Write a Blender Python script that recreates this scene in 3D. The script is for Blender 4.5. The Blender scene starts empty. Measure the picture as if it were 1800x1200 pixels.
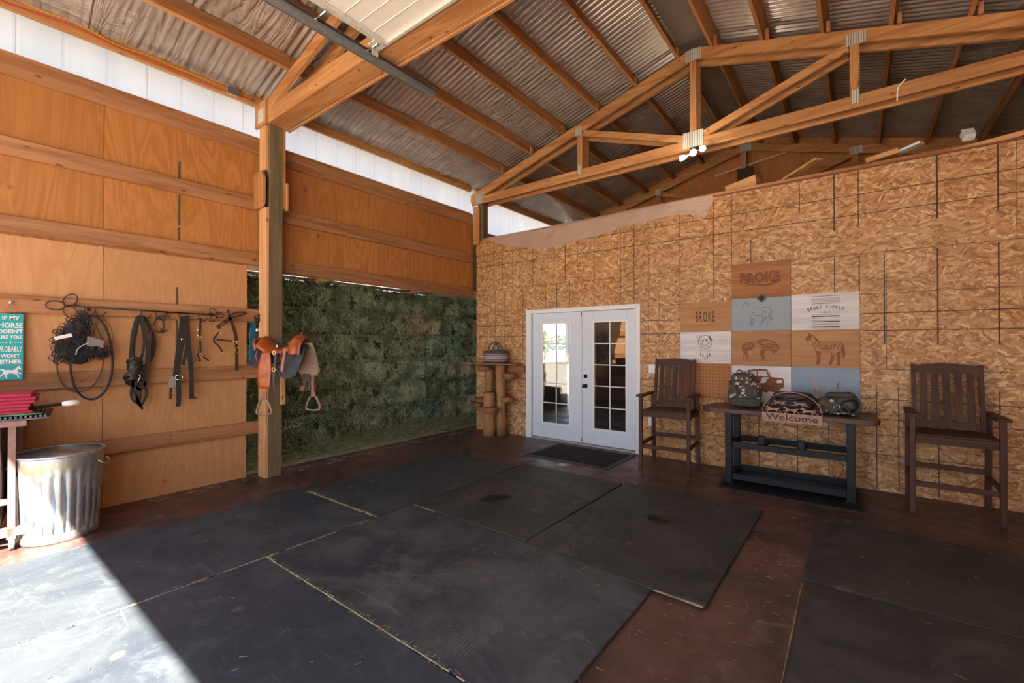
import bpy, bmesh, math, random
from math import sin, cos, pi, radians
from mathutils import Vector, Matrix, noise
R = random.Random(7)
scene = bpy.context.scene
COL = scene.collection

# ------------------------------------------------------------------ camera
cd = bpy.data.cameras.new('camera'); cam = bpy.data.objects.new('camera', cd); COL.objects.link(cam)
cam.location = (0, 0, 1.56)
cam.rotation_euler = (radians(90) + 6/787., 0, radians(37.55))
cd.sensor_width = 36; cd.lens = 787/1800*36; cd.clip_start = .02; cd.clip_end = 500
scene.camera = cam

# ------------------------------------------------------------------ sky, sun, exposure
world = bpy.data.worlds.new('sky'); scene.world = world; world.use_nodes = True
wn = world.node_tree.nodes; wl = world.node_tree.links; wn.clear()
wo = wn.new('ShaderNodeOutputWorld'); wb = wn.new('ShaderNodeBackground'); wt = wn.new('ShaderNodeTexCoord')
ws = wn.new('ShaderNodeSeparateXYZ'); wr = wn.new('ShaderNodeValToRGB')
wr.color_ramp.elements[0].position = 0.0; wr.color_ramp.elements[0].color = (.88, .93, 1.0, 1)
wr.color_ramp.elements[1].position = .8; wr.color_ramp.elements[1].color = (.45, .62, .95, 1)
wl.new(wt.outputs['Generated'], ws.inputs[0]); wl.new(ws.outputs['Z'], wr.inputs[0]); wl.new(wr.outputs[0], wb.inputs['Color'])
wb.inputs['Strength'].default_value = 1.45
wl.new(wb.outputs[0], wo.inputs[0])
sd = bpy.data.lights.new('sun', 'SUN'); sun = bpy.data.objects.new('sun', sd); COL.objects.link(sun)
sd.energy = 28; sd.angle = radians(.6); sd.color = (1, .90, .77)
sun.rotation_euler = Vector((-2.4, 2.2, -3.9)).to_track_quat('-Z', 'Y').to_euler()
scene.view_settings.view_transform = 'Standard'; scene.view_settings.look = 'None'
scene.view_settings.gamma = 1; scene.view_settings.use_curve_mapping = False
scene.view_settings.exposure = 1.22
cy = scene.cycles
cy.use_denoising = True; cy.max_bounces = 10; cy.diffuse_bounces = 6; cy.glossy_bounces = 4
cy.transmission_bounces = 6; cy.transparent_max_bounces = 12; cy.sample_clamp_indirect = 6; cy.caustics_reflective = False

# ------------------------------------------------------------------ materials
class NT:
    def __init__(s, name):
        s.m = bpy.data.materials.new(name); s.m.use_nodes = True
        s.t = s.m.node_tree; s.t.nodes.clear()
        s.out = s.n('OutputMaterial'); s.b = s.n('BsdfPrincipled'); s.l(s.b.outputs[0], s.out.inputs[0])
    def n(s, k, **kw):
        x = s.t.nodes.new('ShaderNode' + k)
        for a, v in kw.items(): setattr(x, a, v)
        return x
    def l(s, a, b): s.t.links.new(a, b)
    def put(s, sock, v):
        if hasattr(v, 'links') or hasattr(v, 'is_linked'): s.l(v, sock)
        else: sock.default_value = v
    def coord(s, rnd=0.0, kind='Object'):
        tc = s.n('TexCoord'); o = tc.outputs[kind]
        if rnd:
            oi = s.n('ObjectInfo'); mu = s.math('MULTIPLY', oi.outputs['Random'], rnd)
            va = s.n('VectorMath', operation='ADD'); s.l(o, va.inputs[0]); s.l(mu, va.inputs[1]); o = va.outputs[0]
        return o
    def map(s, v, scale=(1, 1, 1), rot=(0, 0, 0), loc=(0, 0, 0)):
        m = s.n('Mapping'); s.l(v, m.inputs[0])
        m.inputs['Scale'].default_value = scale; m.inputs['Rotation'].default_value = rot; m.inputs['Location'].default_value = loc
        return m.outputs[0]
    def noise(s, v, scale=5, detail=4, rough=.55, dist=0):
        x = s.n('TexNoise'); s.l(v, x.inputs['Vector'])
        x.inputs['Scale'].default_value = scale; x.inputs['Detail'].default_value = detail
        x.inputs['Roughness'].default_value = rough; x.inputs['Distortion'].default_value = dist
        return x.outputs['Fac']
    def vor(s, v, scale=5, feature='F1', out='Distance', metric='EUCLIDEAN', rnd=1.0):
        x = s.n('TexVoronoi', feature=feature); s.l(v, x.inputs['Vector']); x.inputs['Scale'].default_value = scale
        if feature != 'DISTANCE_TO_EDGE': x.distance = metric
        x.inputs['Randomness'].default_value = rnd
        return x.outputs[out]
    def math(s, op, a, b=None, clamp=False):
        x = s.n('Math', operation=op, use_clamp=clamp); s.put(x.inputs[0], a)
        if b is not None: s.put(x.inputs[1], b)
        return x.outputs[0]
    def ramp(s, f, pts, mode='LINEAR'):
        x = s.n('ValToRGB'); cr = x.color_ramp; cr.interpolation = mode
        while len(cr.elements) < len(pts): cr.elements.new(.5)
        for e, (p, c) in zip(cr.elements, pts):
            e.position = p; e.color = (c, c, c, 1) if isinstance(c, (int, float)) else (*c, 1)
        s.l(f, x.inputs[0]); return x.outputs[0]
    def mix(s, f, a, b, mode='MIX'):
        x = s.n('Mix', data_type='RGBA', blend_type=mode)
        s.put(x.inputs[0], f); s.putc(x.inputs[6], a); s.putc(x.inputs[7], b); return x.outputs[2]
    def putc(s, sock, v):
        if hasattr(v, 'is_linked'): s.l(v, sock)
        else: sock.default_value = (*v, 1) if len(v) == 3 else v
    def bump(s, h, strength=.3, dist=.01):
        x = s.n('Bump'); x.inputs['Strength'].default_value = strength; x.inputs['Distance'].default_value = dist
        s.l(h, x.inputs['Height']); s.l(x.outputs[0], s.b.inputs['Normal'])
    def hue(s, c, amt=.3, key='Random'):
        oi = s.n('ObjectInfo'); v = s.math('ADD', s.math('MULTIPLY', oi.outputs[key], amt), 1 - amt/2)
        h = s.n('HueSaturation'); s.l(v, h.inputs['Value']); s.putc(h.inputs['Color'], c); return h.outputs[0]
    def done(s, c=None, rough=.6, metal=0., spec=None):
        if c is not None: s.putc(s.b.inputs['Base Color'], c)
        s.put(s.b.inputs['Roughness'], rough); s.put(s.b.inputs['Metallic'], metal)
        if spec is not None: s.b.inputs['Specular IOR Level'].default_value = spec
        return s.m

def wood(name, light, dark, axis='Y', knots=True, rough=.65, var=.25, knot=(.12, .035, .012)):
    t = NT(name); v = t.coord(17.)
    i = 'XYZ'.index(axis)
    def sc(al, ac): return tuple(al if k == i else ac for k in range(3))
    g = t.noise(t.map(v, sc(.9, 13)), 1, 5, .6, .8)
    f = t.noise(t.map(v, sc(5, 120)), 1, 2, .6)
    b = t.noise(v, 1.3, 3)
    c = t.ramp(g, [(.40, dark), (.58, light)])
    c = t.mix(t.ramp(f, [(.3, .35), (.6, 0.0)]), c, tuple(q*.6 for q in dark))
    c = t.mix(t.ramp(b, [(.35, .4), (.65, 0.0)]), c, tuple(q*.75 for q in light))
    if knots:
        k = t.vor(t.map(v, sc(3.6, 11)), 1)
        c = t.mix(t.ramp(k, [(.07, .9), (.12, .0)]), c, knot)
    c = t.hue(c, var)
    t.bump(g, .25, .004)
    return t.done(c, rough, 0, .3)

def plain(name, c, rough=.6, metal=0., n=0., scale=20, bump=0., var=0., spec=None):
    t = NT(name); col = c
    if n:
        f = t.noise(t.coord(5.), scale, 5); col = t.mix(t.ramp(f, [(.3, 0.), (.7, 1.)]), tuple(q*(1-n) for q in c), tuple(min(1, q*(1+n)) for q in c))
        if bump: t.bump(f, bump, .004)
    if var: col = t.hue(col, var)
    return t.done(col, rough, metal, spec)

M = {}
DFL, DFD = (.56, .285, .115), (.36, .150, .050)
for ax in 'XYZ': M['fir'+ax] = wood('fir_lumber_'+ax.lower(), DFL, DFD, ax)
for ax in 'XYZ': M['girt'+ax] = wood('girt_lumber_'+ax.lower(), (.43, .215, .10), (.28, .118, .048), ax)
M['paleZ'] = wood('pale_board', (.74, .43, .20), (.60, .29, .12), 'Z', var=.1)
M['paleX'] = wood('pale_board_x', (.70, .40, .18), (.55, .27, .10), 'X', var=.1)
M['post'] = wood('treated_post', (.215, .16, .09), (.13, .095, .052), 'Z', knots=False, var=.1)
M['brownX'] = wood('dark_stained_x', (.088, .036, .023), (.045, .018, .012), 'X', knots=False, rough=.6, var=.3)
M['brownZ'] = wood('dark_stained_z', (.088, .036, .023), (.045, .018, .012), 'Z', knots=False, rough=.6, var=.3)
M['brownY'] = wood('dark_stained_y', (.088, .036, .023), (.045, .018, .012), 'Y', knots=False, rough=.6, var=.3)
M['slab'] = wood('slab_top', (.10, .05, .036), (.045, .023, .018), 'X', rough=.4, var=0)
M['shelf'] = wood('shelf_board', (.36, .17, .08), (.22, .09, .04), 'X', var=0)
M['log'] = wood('peeled_log', (.42, .22, .10), (.26, .12, .05), 'Z', var=.3)
M['artwood2'] = wood('reddish_plywood', (.40, .175, .065), (.31, .12, .042), 'X', knots=False, var=0)
M['slice'] = wood('log_slice_wood', (.30, .13, .055), (.17, .07, .03), 'X', var=.4)
M['artwood'] = wood('oiled_plywood', (.50, .265, .12), (.41, .20, .085), 'X', knots=False, var=.2)

def plywood(name, light, dark):
    t = NT(name); v = t.coord(23.)
    w = t.noise(t.map(v, (2.5, 2.5, .45)), 1, 3, .5, 1.5)
    rings = t.math('FRACT', t.math('MULTIPLY', w, 9.))
    rings = t.math('ABSOLUTE', t.math('SUBTRACT', rings, .5))
    fine = t.noise(t.map(v, (60, 60, 1.2)), 1, 3)
    c = t.mix(t.ramp(rings, [(.0, 0.), (.5, 1.)]), dark, light)
    c = t.mix(t.ramp(t.noise(v, .9, 4), [(.35, .0), (.7, .55)]), c, tuple(q*.8 for q in light))
    c = t.mix(t.ramp(fine, [(.35, .25), (.6, 0.)]), c, dark)
    k = t.vor(t.map(v, (2, 2, 1.6)), 1); c = t.mix(t.ramp(k, [(.03, .8), (.06, 0.)]), c, (.2, .07, .03))
    c = t.hue(c, .16); t.bump(fine, .1, .003)
    return t.done(c, .55, 0, .35)
M['plyU'] = plywood('plywood_amber', (.52, .225, .062), (.37, .14, .036))
M['plyL'] = plywood('plywood_tan', (.56, .30, .135), (.48, .235, .095))
M['plyG'] = plywood('plywood_gable', (.56, .24, .08), (.45, .17, .05))

def osb():
    t = NT('oriented_strand_board'); v = t.coord(0.)
    w1 = t.n('TexNoise'); t.l(v, w1.inputs['Vector']); w1.inputs['Scale'].default_value = 5; w1.inputs['Detail'].default_value = 2
    va = t.n('VectorMath', operation='MULTIPLY_ADD'); t.l(w1.outputs['Color'], va.inputs[0]); va.inputs[1].default_value = (.012, 0, .012); t.l(v, va.inputs[2]); vw = va.outputs[0]
    def layer(seed, cell, L, W, spread):
        fl_v = t.map(vw, (1, 0, 1.5), (0, .15*seed, 0), (seed*3.7, 0, seed*1.9))
        cv = t.vor(fl_v, cell, out='Color'); sc = t.n('SeparateColor'); t.l(cv, sc.inputs[0])
        ang = t.math('MULTIPLY', t.math('SUBTRACT', sc.outputs[0], .5), spread)
        vr = t.n('VectorRotate', rotation_type='Y_AXIS'); t.l(vw, vr.inputs['Vector']); t.l(ang, vr.inputs['Angle'])
        x = t.vor(t.map(vr.outputs[0], (L, 0, W), loc=(seed*5.3, 0, seed)), 1, out='Color'); so = t.n('SeparateColor'); t.l(x, so.inputs[0]); return so.outputs, sc.outputs
    a, ac = layer(1, 6, 7, 30, 2.2); b, bc = layer(2, 5, 9, 44, 1.7); c2, cc_ = layer(3, 8, 12, 50, 2.6)
    m1 = t.math('GREATER_THAN', b[2], .5); m2 = t.math('GREATER_THAN', c2[2], .6)
    f = t.math('ADD', t.math('MULTIPLY', b[0], m1), t.math('MULTIPLY', a[0], t.math('SUBTRACT', 1., m1)))
    f = t.math('ADD', t.math('MULTIPLY', c2[0], m2), t.math('MULTIPLY', f, t.math('SUBTRACT', 1., m2)))
    fine = t.noise(t.map(v, (25, 25, 90), (0, .2, 0)), 1, 5, .75)
    lowf = t.noise(v, 2.2, 3)
    f2 = t.math('ADD', t.math('MULTIPLY', f, .62), t.math('MULTIPLY', fine, .45)); f2 = t.math('ADD', f2, t.math('MULTIPLY', t.math('SUBTRACT', lowf, .5), .3))
    c = t.ramp(f2, [(.10, (.12, .05, .02)), (.22, (.26, .115, .04)), (.42, (.40, .205, .08)), (.68, (.51, .30, .14)), (.85, (.66, .45, .25)), (.96, (.80, .62, .41))])
    tint = t.ramp(t.noise(v, .8, 3), [(.35, (1.04, .95, .86)), (.65, (1, 1, 1))])
    c = t.mix(1., c, tint, 'MULTIPLY')
    t.bump(f2, .35, .004)
    return t.done(c, .5, 0, .35)
M['osb'] = osb()

def floor_mat():
    t = NT('stained_concrete'); v = t.coord()
    a = t.noise(v, 1.1, 7, .68, .6); b = t.noise(v, 3.5, 7, .75, .6); g = t.noise(v, 70, 3, .7)
    c = t.ramp(a, [(.40, (.042, .027, .025)), (.5, (.078, .039, .033)), (.60, (.118, .058, .047))])
    c = t.mix(t.ramp(b, [(.52, 0.), (.66, .65)]), c, (.17, .115, .10))
    c = t.mix(t.ramp(g, [(.60, 0.), (.70, .30)]), c, (.25, .20, .15))
    t.bump(b, .15, .004)
    return t.done(c, t.ramp(b, [(.4, .30), (.62, .65)]), 0, .45)
M['floor'] = floor_mat()

def rubber(name, base, dust, amount=.5, rough=.5):
    t = NT(name); v = t.coord(31.)
    a = t.noise(v, 1.5, 7, .7, .8); b = t.noise(v, 4.5, 7, .75, .8); g = t.noise(v, 140, 2)
    c = t.mix(t.ramp(a, [(.42, .0), (.62, amount)]), base, dust)
    c = t.mix(t.ramp(b, [(.55, 0.), (.72, amount*.8)]), c, tuple(q*1.6 for q in dust))
    sp = t.vor(t.map(v, (1, 1, 1)), 2.6); sn = t.math('ADD', sp, t.math('MULTIPLY', t.math('SUBTRACT', b, .5), .35)); c = t.mix(t.ramp(sn, [(.07, .5), (.10, .0)]), c, (.13, .10, .085))
    st = t.noise(t.map(v, (1.5, 26, 1), (0, 0, .45)), 1, 4, .6, .4); c = t.mix(t.ramp(st, [(.62, 0.), (.70, .35)]), c, tuple(q*1.6 for q in dust))
    c = t.mix(t.ramp(t.noise(v, 55, 2, .8), [(.66, 0.), (.75, .5)]), c, (.24, .21, .15))
    t.bump(g, .3, .002)
    return t.done(c, t.ramp(b, [(.3, rough), (.7, rough+.25)]), 0, .35)
M['mat1'] = rubber('rubber_blue_grey', (.027, .036, .048), (.062, .072, .082), .6)
M['mat2'] = rubber('rubber_warm_grey', (.024, .030, .031), (.062, .066, .062), .6)
M['mat3'] = rubber('rubber_worn', (.027, .035, .045), (.084, .089, .097), .75)
M['door_mat'] = rubber('black_carpet_mat', (.010, .012, .014), (.02, .02, .022), .3, .85)
M['edge_mat'] = plain('mat_border', (.03, .03, .032), .6)

def roof_metal():
    t = NT('roof_metal'); v = t.coord()
    a = t.noise(v, 3, 5); c = t.ramp(a, [(.3, (.42, .35, .29)), (.7, (.64, .56, .48))])
    t.bump(t.noise(v, 25, 3), .15, .004)
    return t.done(c, .33, .7, .5)
M['roof'] = roof_metal()
def film():
    t = NT('clear_plastic_film'); v = t.coord()
    w = t.noise(t.map(v, (3.2, .9, 3), (0, 0, .5)), 1, 4, .5, 2.2)
    w2 = t.noise(t.map(v, (1.0, 7, 1), (0, 0, -.3)), 1, 3, .5, 1.5)
    h = t.math('ADD', w, w2)
    t.bump(h, 1., .085)
    t.done(t.ramp(w, [(.3, (.46, .39, .34)), (.75, (.64, .57, .51))]), .2, 0, .6)
    tr = t.n('BsdfTransparent'); mx = t.n('MixShader')
    fac = t.ramp(t.noise(v, .7, 3), [(.35, .25), (.65, .62)])
    t.l(fac, mx.inputs[0]); t.l(tr.outputs[0], mx.inputs[1]); t.l(t.b.outputs[0], mx.inputs[2]); t.l(mx.outputs[0], t.out.inputs[0])
    return t.m
M['film'] = film()
def translucent():
    t = NT('translucent_panel'); v = t.coord()
    d = t.n('BsdfDiffuse'); tr = t.n('BsdfTranslucent'); mx = t.n('MixShader')
    c = t.ramp(t.noise(t.map(v, (3, 3, .6)), 1, 3), [(.3, (.45, .485, .53)), (.7, (.53, .55, .575))])
    t.l(c, d.inputs[0]); t.l(c, tr.inputs[0]); mx.inputs[0].default_value = .62
    t.l(d.outputs[0], mx.inputs[1]); t.l(tr.outputs[0], mx.inputs[2]); t.l(mx.outputs[0], t.out.inputs[0])
    return t.m
M['translucent'] = translucent()
def glass():
    t = NT('window_glass')
    g = t.n('BsdfGlossy'); g.inputs['Roughness'].default_value = .01; g.inputs[0].default_value = (1, 1, 1, 1)
    tr = t.n('BsdfTransparent'); tr.inputs[0].default_value = (.9, .93, .92, 1)
    fr = t.n('Fresnel'); fr.inputs[0].default_value = 1.6; mx = t.n('MixShader')
    t.l(fr.outputs[0], mx.inputs[0]); t.l(tr.outputs[0], mx.inputs[1]); t.l(g.outputs[0], mx.inputs[2]); t.l(mx.outputs[0], t.out.inputs[0])
    return t.m
M['glass'] = glass()
def hay():
    t = NT('hay'); oi = t.n('ObjectInfo'); v = t.coord(9.)
    f = t.noise(t.map(v, (60, 25, 25)), 1, 4, .7)
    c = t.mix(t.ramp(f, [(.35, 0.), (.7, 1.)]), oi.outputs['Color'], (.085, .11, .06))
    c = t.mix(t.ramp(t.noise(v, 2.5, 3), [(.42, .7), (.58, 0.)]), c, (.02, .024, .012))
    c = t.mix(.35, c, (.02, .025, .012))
    t.bump(f, .8, .02); return t.done(c, .85, 0, .15)
M['hay'] = hay()
def hay_strand():
    t = NT('hay_strand'); oi = t.n('ObjectInfo'); v = t.coord(9.)
    c = t.mix(t.ramp(t.noise(v, 30, 2), [(.35, 0.), (.65, 1.)]), oi.outputs['Color'], (.36, .44, .27)); c = t.mix(t.ramp(t.noise(v, 3.2, 3, .6), [(.40, .6), (.60, 0.)]), c, (.03, .04, .02)); h = t.n('HueSaturation'); h.inputs['Value'].default_value = 1.5; h.inputs['Saturation'].default_value = .9
    t.l(c, h.inputs['Color']); return t.done(h.outputs[0], .8, 0, .1)
M['hay_strand'] = hay_strand()
def strawm(name, lo, hi):
    t = NT(name); c = t.ramp(t.noise(t.coord(), 14, 2), [(.3, lo), (.7, hi)]); return t.done(c, .7, 0, .2)
M['straw'] = strawm('straw', (.20, .16, .08), (.40, .36, .22))
M['loose'] = strawm('loose_hay', (.10, .135, .06), (.34, .36, .19))
M['litter'] = strawm('manure_litter', (.014, .011, .006), (.05, .035, .018))
def galv():
    t = NT('galvanized_steel'); v = t.coord()
    s_ = t.vor(t.map(v, (1, 1, .4)), 38, out='Color'); sp = t.n('SeparateColor'); t.l(s_, sp.inputs[0])
    c = t.ramp(sp.outputs[0], [(0., (.42, .44, .46)), (1., (.62, .63, .64))])
    st = t.noise(t.map(v, (6, 6, 1.2)), 1, 5, .7)
    c = t.mix(t.ramp(st, [(.45, 0.), (.75, .6)]), c, (.30, .30, .24))
    se = t.n('SeparateXYZ'); t.l(v, se.inputs[0])
    band = t.math('SUBTRACT', 1., t.math('MULTIPLY', t.math('ABSOLUTE', t.math('SUBTRACT', se.outputs['Z'], .60)), 18.), True)
    c = t.mix(t.math('MULTIPLY', band, t.ramp(st, [(.3, .35), (.6, .8)])), c, (.50, .43, .25))
    return t.done(c, t.ramp(st, [(.3, .3), (.7, .5)]), .75)
M['galv'] = galv()
M['galv_plate'] = plain('galvanized_plate', (.56, .56, .53), .5, .15, n=.2, scale=60)
def gus():
    t = NT('gusset_steel'); se = t.n('SeparateXYZ'); t.l(t.coord(), se.inputs[0])
    f = t.math('SINE', t.math('MULTIPLY', se.outputs['X'], 285.)); return t.done(t.ramp(t.math('ADD', t.math('MULTIPLY', f, .5), .5), [(.2, (.22, .20, .17)), (.6, (.62, .60, .55))]), .55, .1)
M['gusset'] = gus()
M['track'] = plain('track_steel', (.19, .205, .215), .45, .3, n=.2)
M['white_door'] = plain('white_door_paint', (.62, .70, .79), .42)
M['white_trim'] = plain('white_trim_paint', (.74, .76, .78), .45)
M['cream'] = plain('cream_door_panel', (.74, .725, .68), .5, n=.04)
M['black'] = plain('black_iron', (.012, .011, .010), .45, .3)
M['blacksteel'] = plain('black_painted_steel', (.010, .012, .016), .5, 0., n=.35, scale=9, spec=.25)
M['leatherblk'] = plain('black_leather', (.022, .019, .017), .5, n=.4, scale=30, bump=.3)
M['leatherbrn'] = plain('dark_brown_leather', (.05, .025, .016), .5, n=.3, scale=30, bump=.3)
M['nylonblk'] = plain('black_nylon', (.018, .018, .02), .75)
M['tan'] = plain('saddle_tan_leather', (.38, .085, .018), .32, n=.4, scale=12, bump=.2)
M['skirt'] = plain('charcoal_suede', (.040, .046, .058), .75, n=.3, scale=40, bump=.3)
M['fleece'] = plain('wool_fleece', (.42, .33, .24), .95, n=.35, scale=70, bump=1.)
M['stirrup'] = plain('stirrup_wood', (.30, .19, .14), .5, n=.3)
M['rosewood'] = plain('reddish_leather', (.26, .085, .055), .45, n=.3)
M['brass'] = plain('brass', (.70, .50, .22), .3, .9)
M['chrome'] = plain('chrome', (.7, .7, .7), .2, .95)
M['teal'] = plain('teal_paint', (.018, .36, .38), .5, n=.12, scale=9)
M['white'] = plain('white_paint', (.80, .80, .80), .6)
M['ink'] = plain('burnt_ink', (.15, .042, .014), .7)
M['ink2'] = plain('burnt_line', (.23, .08, .028), .7)
M['inkdark'] = plain('dark_burn', (.075, .028, .016), .7)
M['inkgrey'] = plain('etched_line', (.13, .15, .16), .7)
M['inktan'] = plain('etched_tan', (.50, .34, .22), .7)
M['line'] = plain('printed_line_ink', (.045, .035, .022), .7)
M['artwhite'] = wood('whitewashed_plywood', (.76, .76, .78), (.62, .60, .62), 'X', knots=False, var=0)
M['artblue'] = plain('blue_grey_paint', (.27, .33, .375), .6, n=.05)
M['artblue2'] = plain('sky_blue_paint', (.215, .30, .385), .6, n=.05)
M['red'] = plain('crimson_fabric', (.36, .018, .05), .7, n=.15, scale=10)
M['redtrim'] = plain('red_brown_strip', (.23, .055, .03), .6)
M['cartpaint'] = plain('mauve_brown_paint', (.26, .135, .115), .5, n=.2)
M['cartdark'] = plain('dark_panel', (.05, .03, .03), .6)
M['corr'] = plain('grey_rubber', (.10, .10, .105), .55, n=.2)
M['green'] = plain('green_cloth', (.14, .25, .13), .8)
M['greycloth'] = plain('grey_cloth', (.38, .37, .35), .85)
M['bluerope'] = plain('blue_rope', (.012, .19, .36), .6)
M['yellow'] = plain('yellow_cord', (.62, .36, .01), .45)
M['redcord'] = plain('red_cord', (.52, .06, .035), .45)
M['metalsign'] = plain('rusty_cut_metal', (.33, .185, .135), .6, .1, n=.3)
M['paper'] = plain('paper', (.75, .73, .70), .7)
M['plasticbag'] = plain('clear_packet', (.22, .19, .19), .25)
M['olive'] = plain('olive_canvas', (.055, .058, .046), .85, n=.2, bump=.3)
M['plum'] = plain('plum_fabric', (.030, .020, .032), .7, n=.6, scale=7)
M['blackcase'] = plain('black_case', (.010, .010, .011), .5)
M['pegboard'] = wood('pegboard_face', (.46, .20, .075), (.40, .165, .06), 'X', knots=False, var=0)
M['hole'] = plain('peg_hole', (.05, .02, .01), .9)
M['dirt'] = plain('dry_ground', (.37, .325, .27), .95, n=.2, scale=2)
M['leaf'] = plain('tree_leaves', (.035, .05, .022), .9, n=.5, scale=5)
M['bark'] = plain('bark', (.12, .08, .05), .9)
M['carpaint'] = plain('white_car_paint', (.75, .77, .8), .3)
M['carglass'] = plain('car_glass', (.02, .025, .03), .1)
M['tyre'] = plain('tyre', (.02, .02, .02), .8)
M['darkwall'] = plain('dark_interior', (.10, .055, .03), .7, n=.3, scale=3)
M['siding'] = plain('outer_siding', (.36, .26, .18), .6)
def camo(name, a, b, c_, scale=26):
    t = NT(name); v = t.coord(3.)
    r = t.map(v, (1, 1, 1.5), (.3, .6, .78))
    col = t.vor(r, scale, out='Color', metric='CHEBYCHEV'); sp = t.n('SeparateColor'); t.l(col, sp.inputs[0])
    c = t.ramp(sp.outputs[0], [(0., a), (.38, b), (.56, c_), (.84, (.10, .045, .028))], 'CONSTANT')
    e = t.vor(r, scale, feature='DISTANCE_TO_EDGE'); c = t.mix(t.ramp(e, [(.04, 1.), (.08, 0.)]), c, (.03, .032, .03))
    t.bump(t.noise(v, 60, 3), .3, .003); return t.done(c, .85)
M['camo'] = camo('patterned_canvas', (.085, .088, .08), (.05, .055, .05), (.58, .50, .40))
def woven():
    t = NT('woven_bands'); v = t.coord(); se = t.n('SeparateXYZ'); t.l(v, se.inputs[0])
    z = se.outputs['Z']; x = se.outputs['X']
    ph = t.math('SINE', t.math('MULTIPLY', t.math('ADD', x, se.outputs['Y']), 130.))
    zz = t.math('ADD', z, t.math('MULTIPLY', ph, .006))
    c = t.ramp(t.math('MULTIPLY', zz, 4.), [(0., (.05, .048, .05)), (.13, (.28, .19, .18)), (.24, (.06, .05, .05)), (.30, (.42, .37, .35)), (.38, (.08, .06, .06)), (.42, (.42, .37, .35)), (.49, (.16, .04, .04)), (.55, (.28, .19, .18)), (.65, (.075, .075, .075))], 'CONSTANT')
    t.bump(t.noise(v, 80, 2), .5, .003); return t.done(c, .9)
M['woven'] = woven()
def emit(name, c, s):
    t = NT(name); e = t.n('Emission'); e.inputs[0].default_value = (*c, 1); e.inputs[1].default_value = s; t.l(e.outputs[0], t.out.inputs[0]); return t.m
M['lamp'] = emit('lit_lamp_face', (1, .93, .80), 14)

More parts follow.
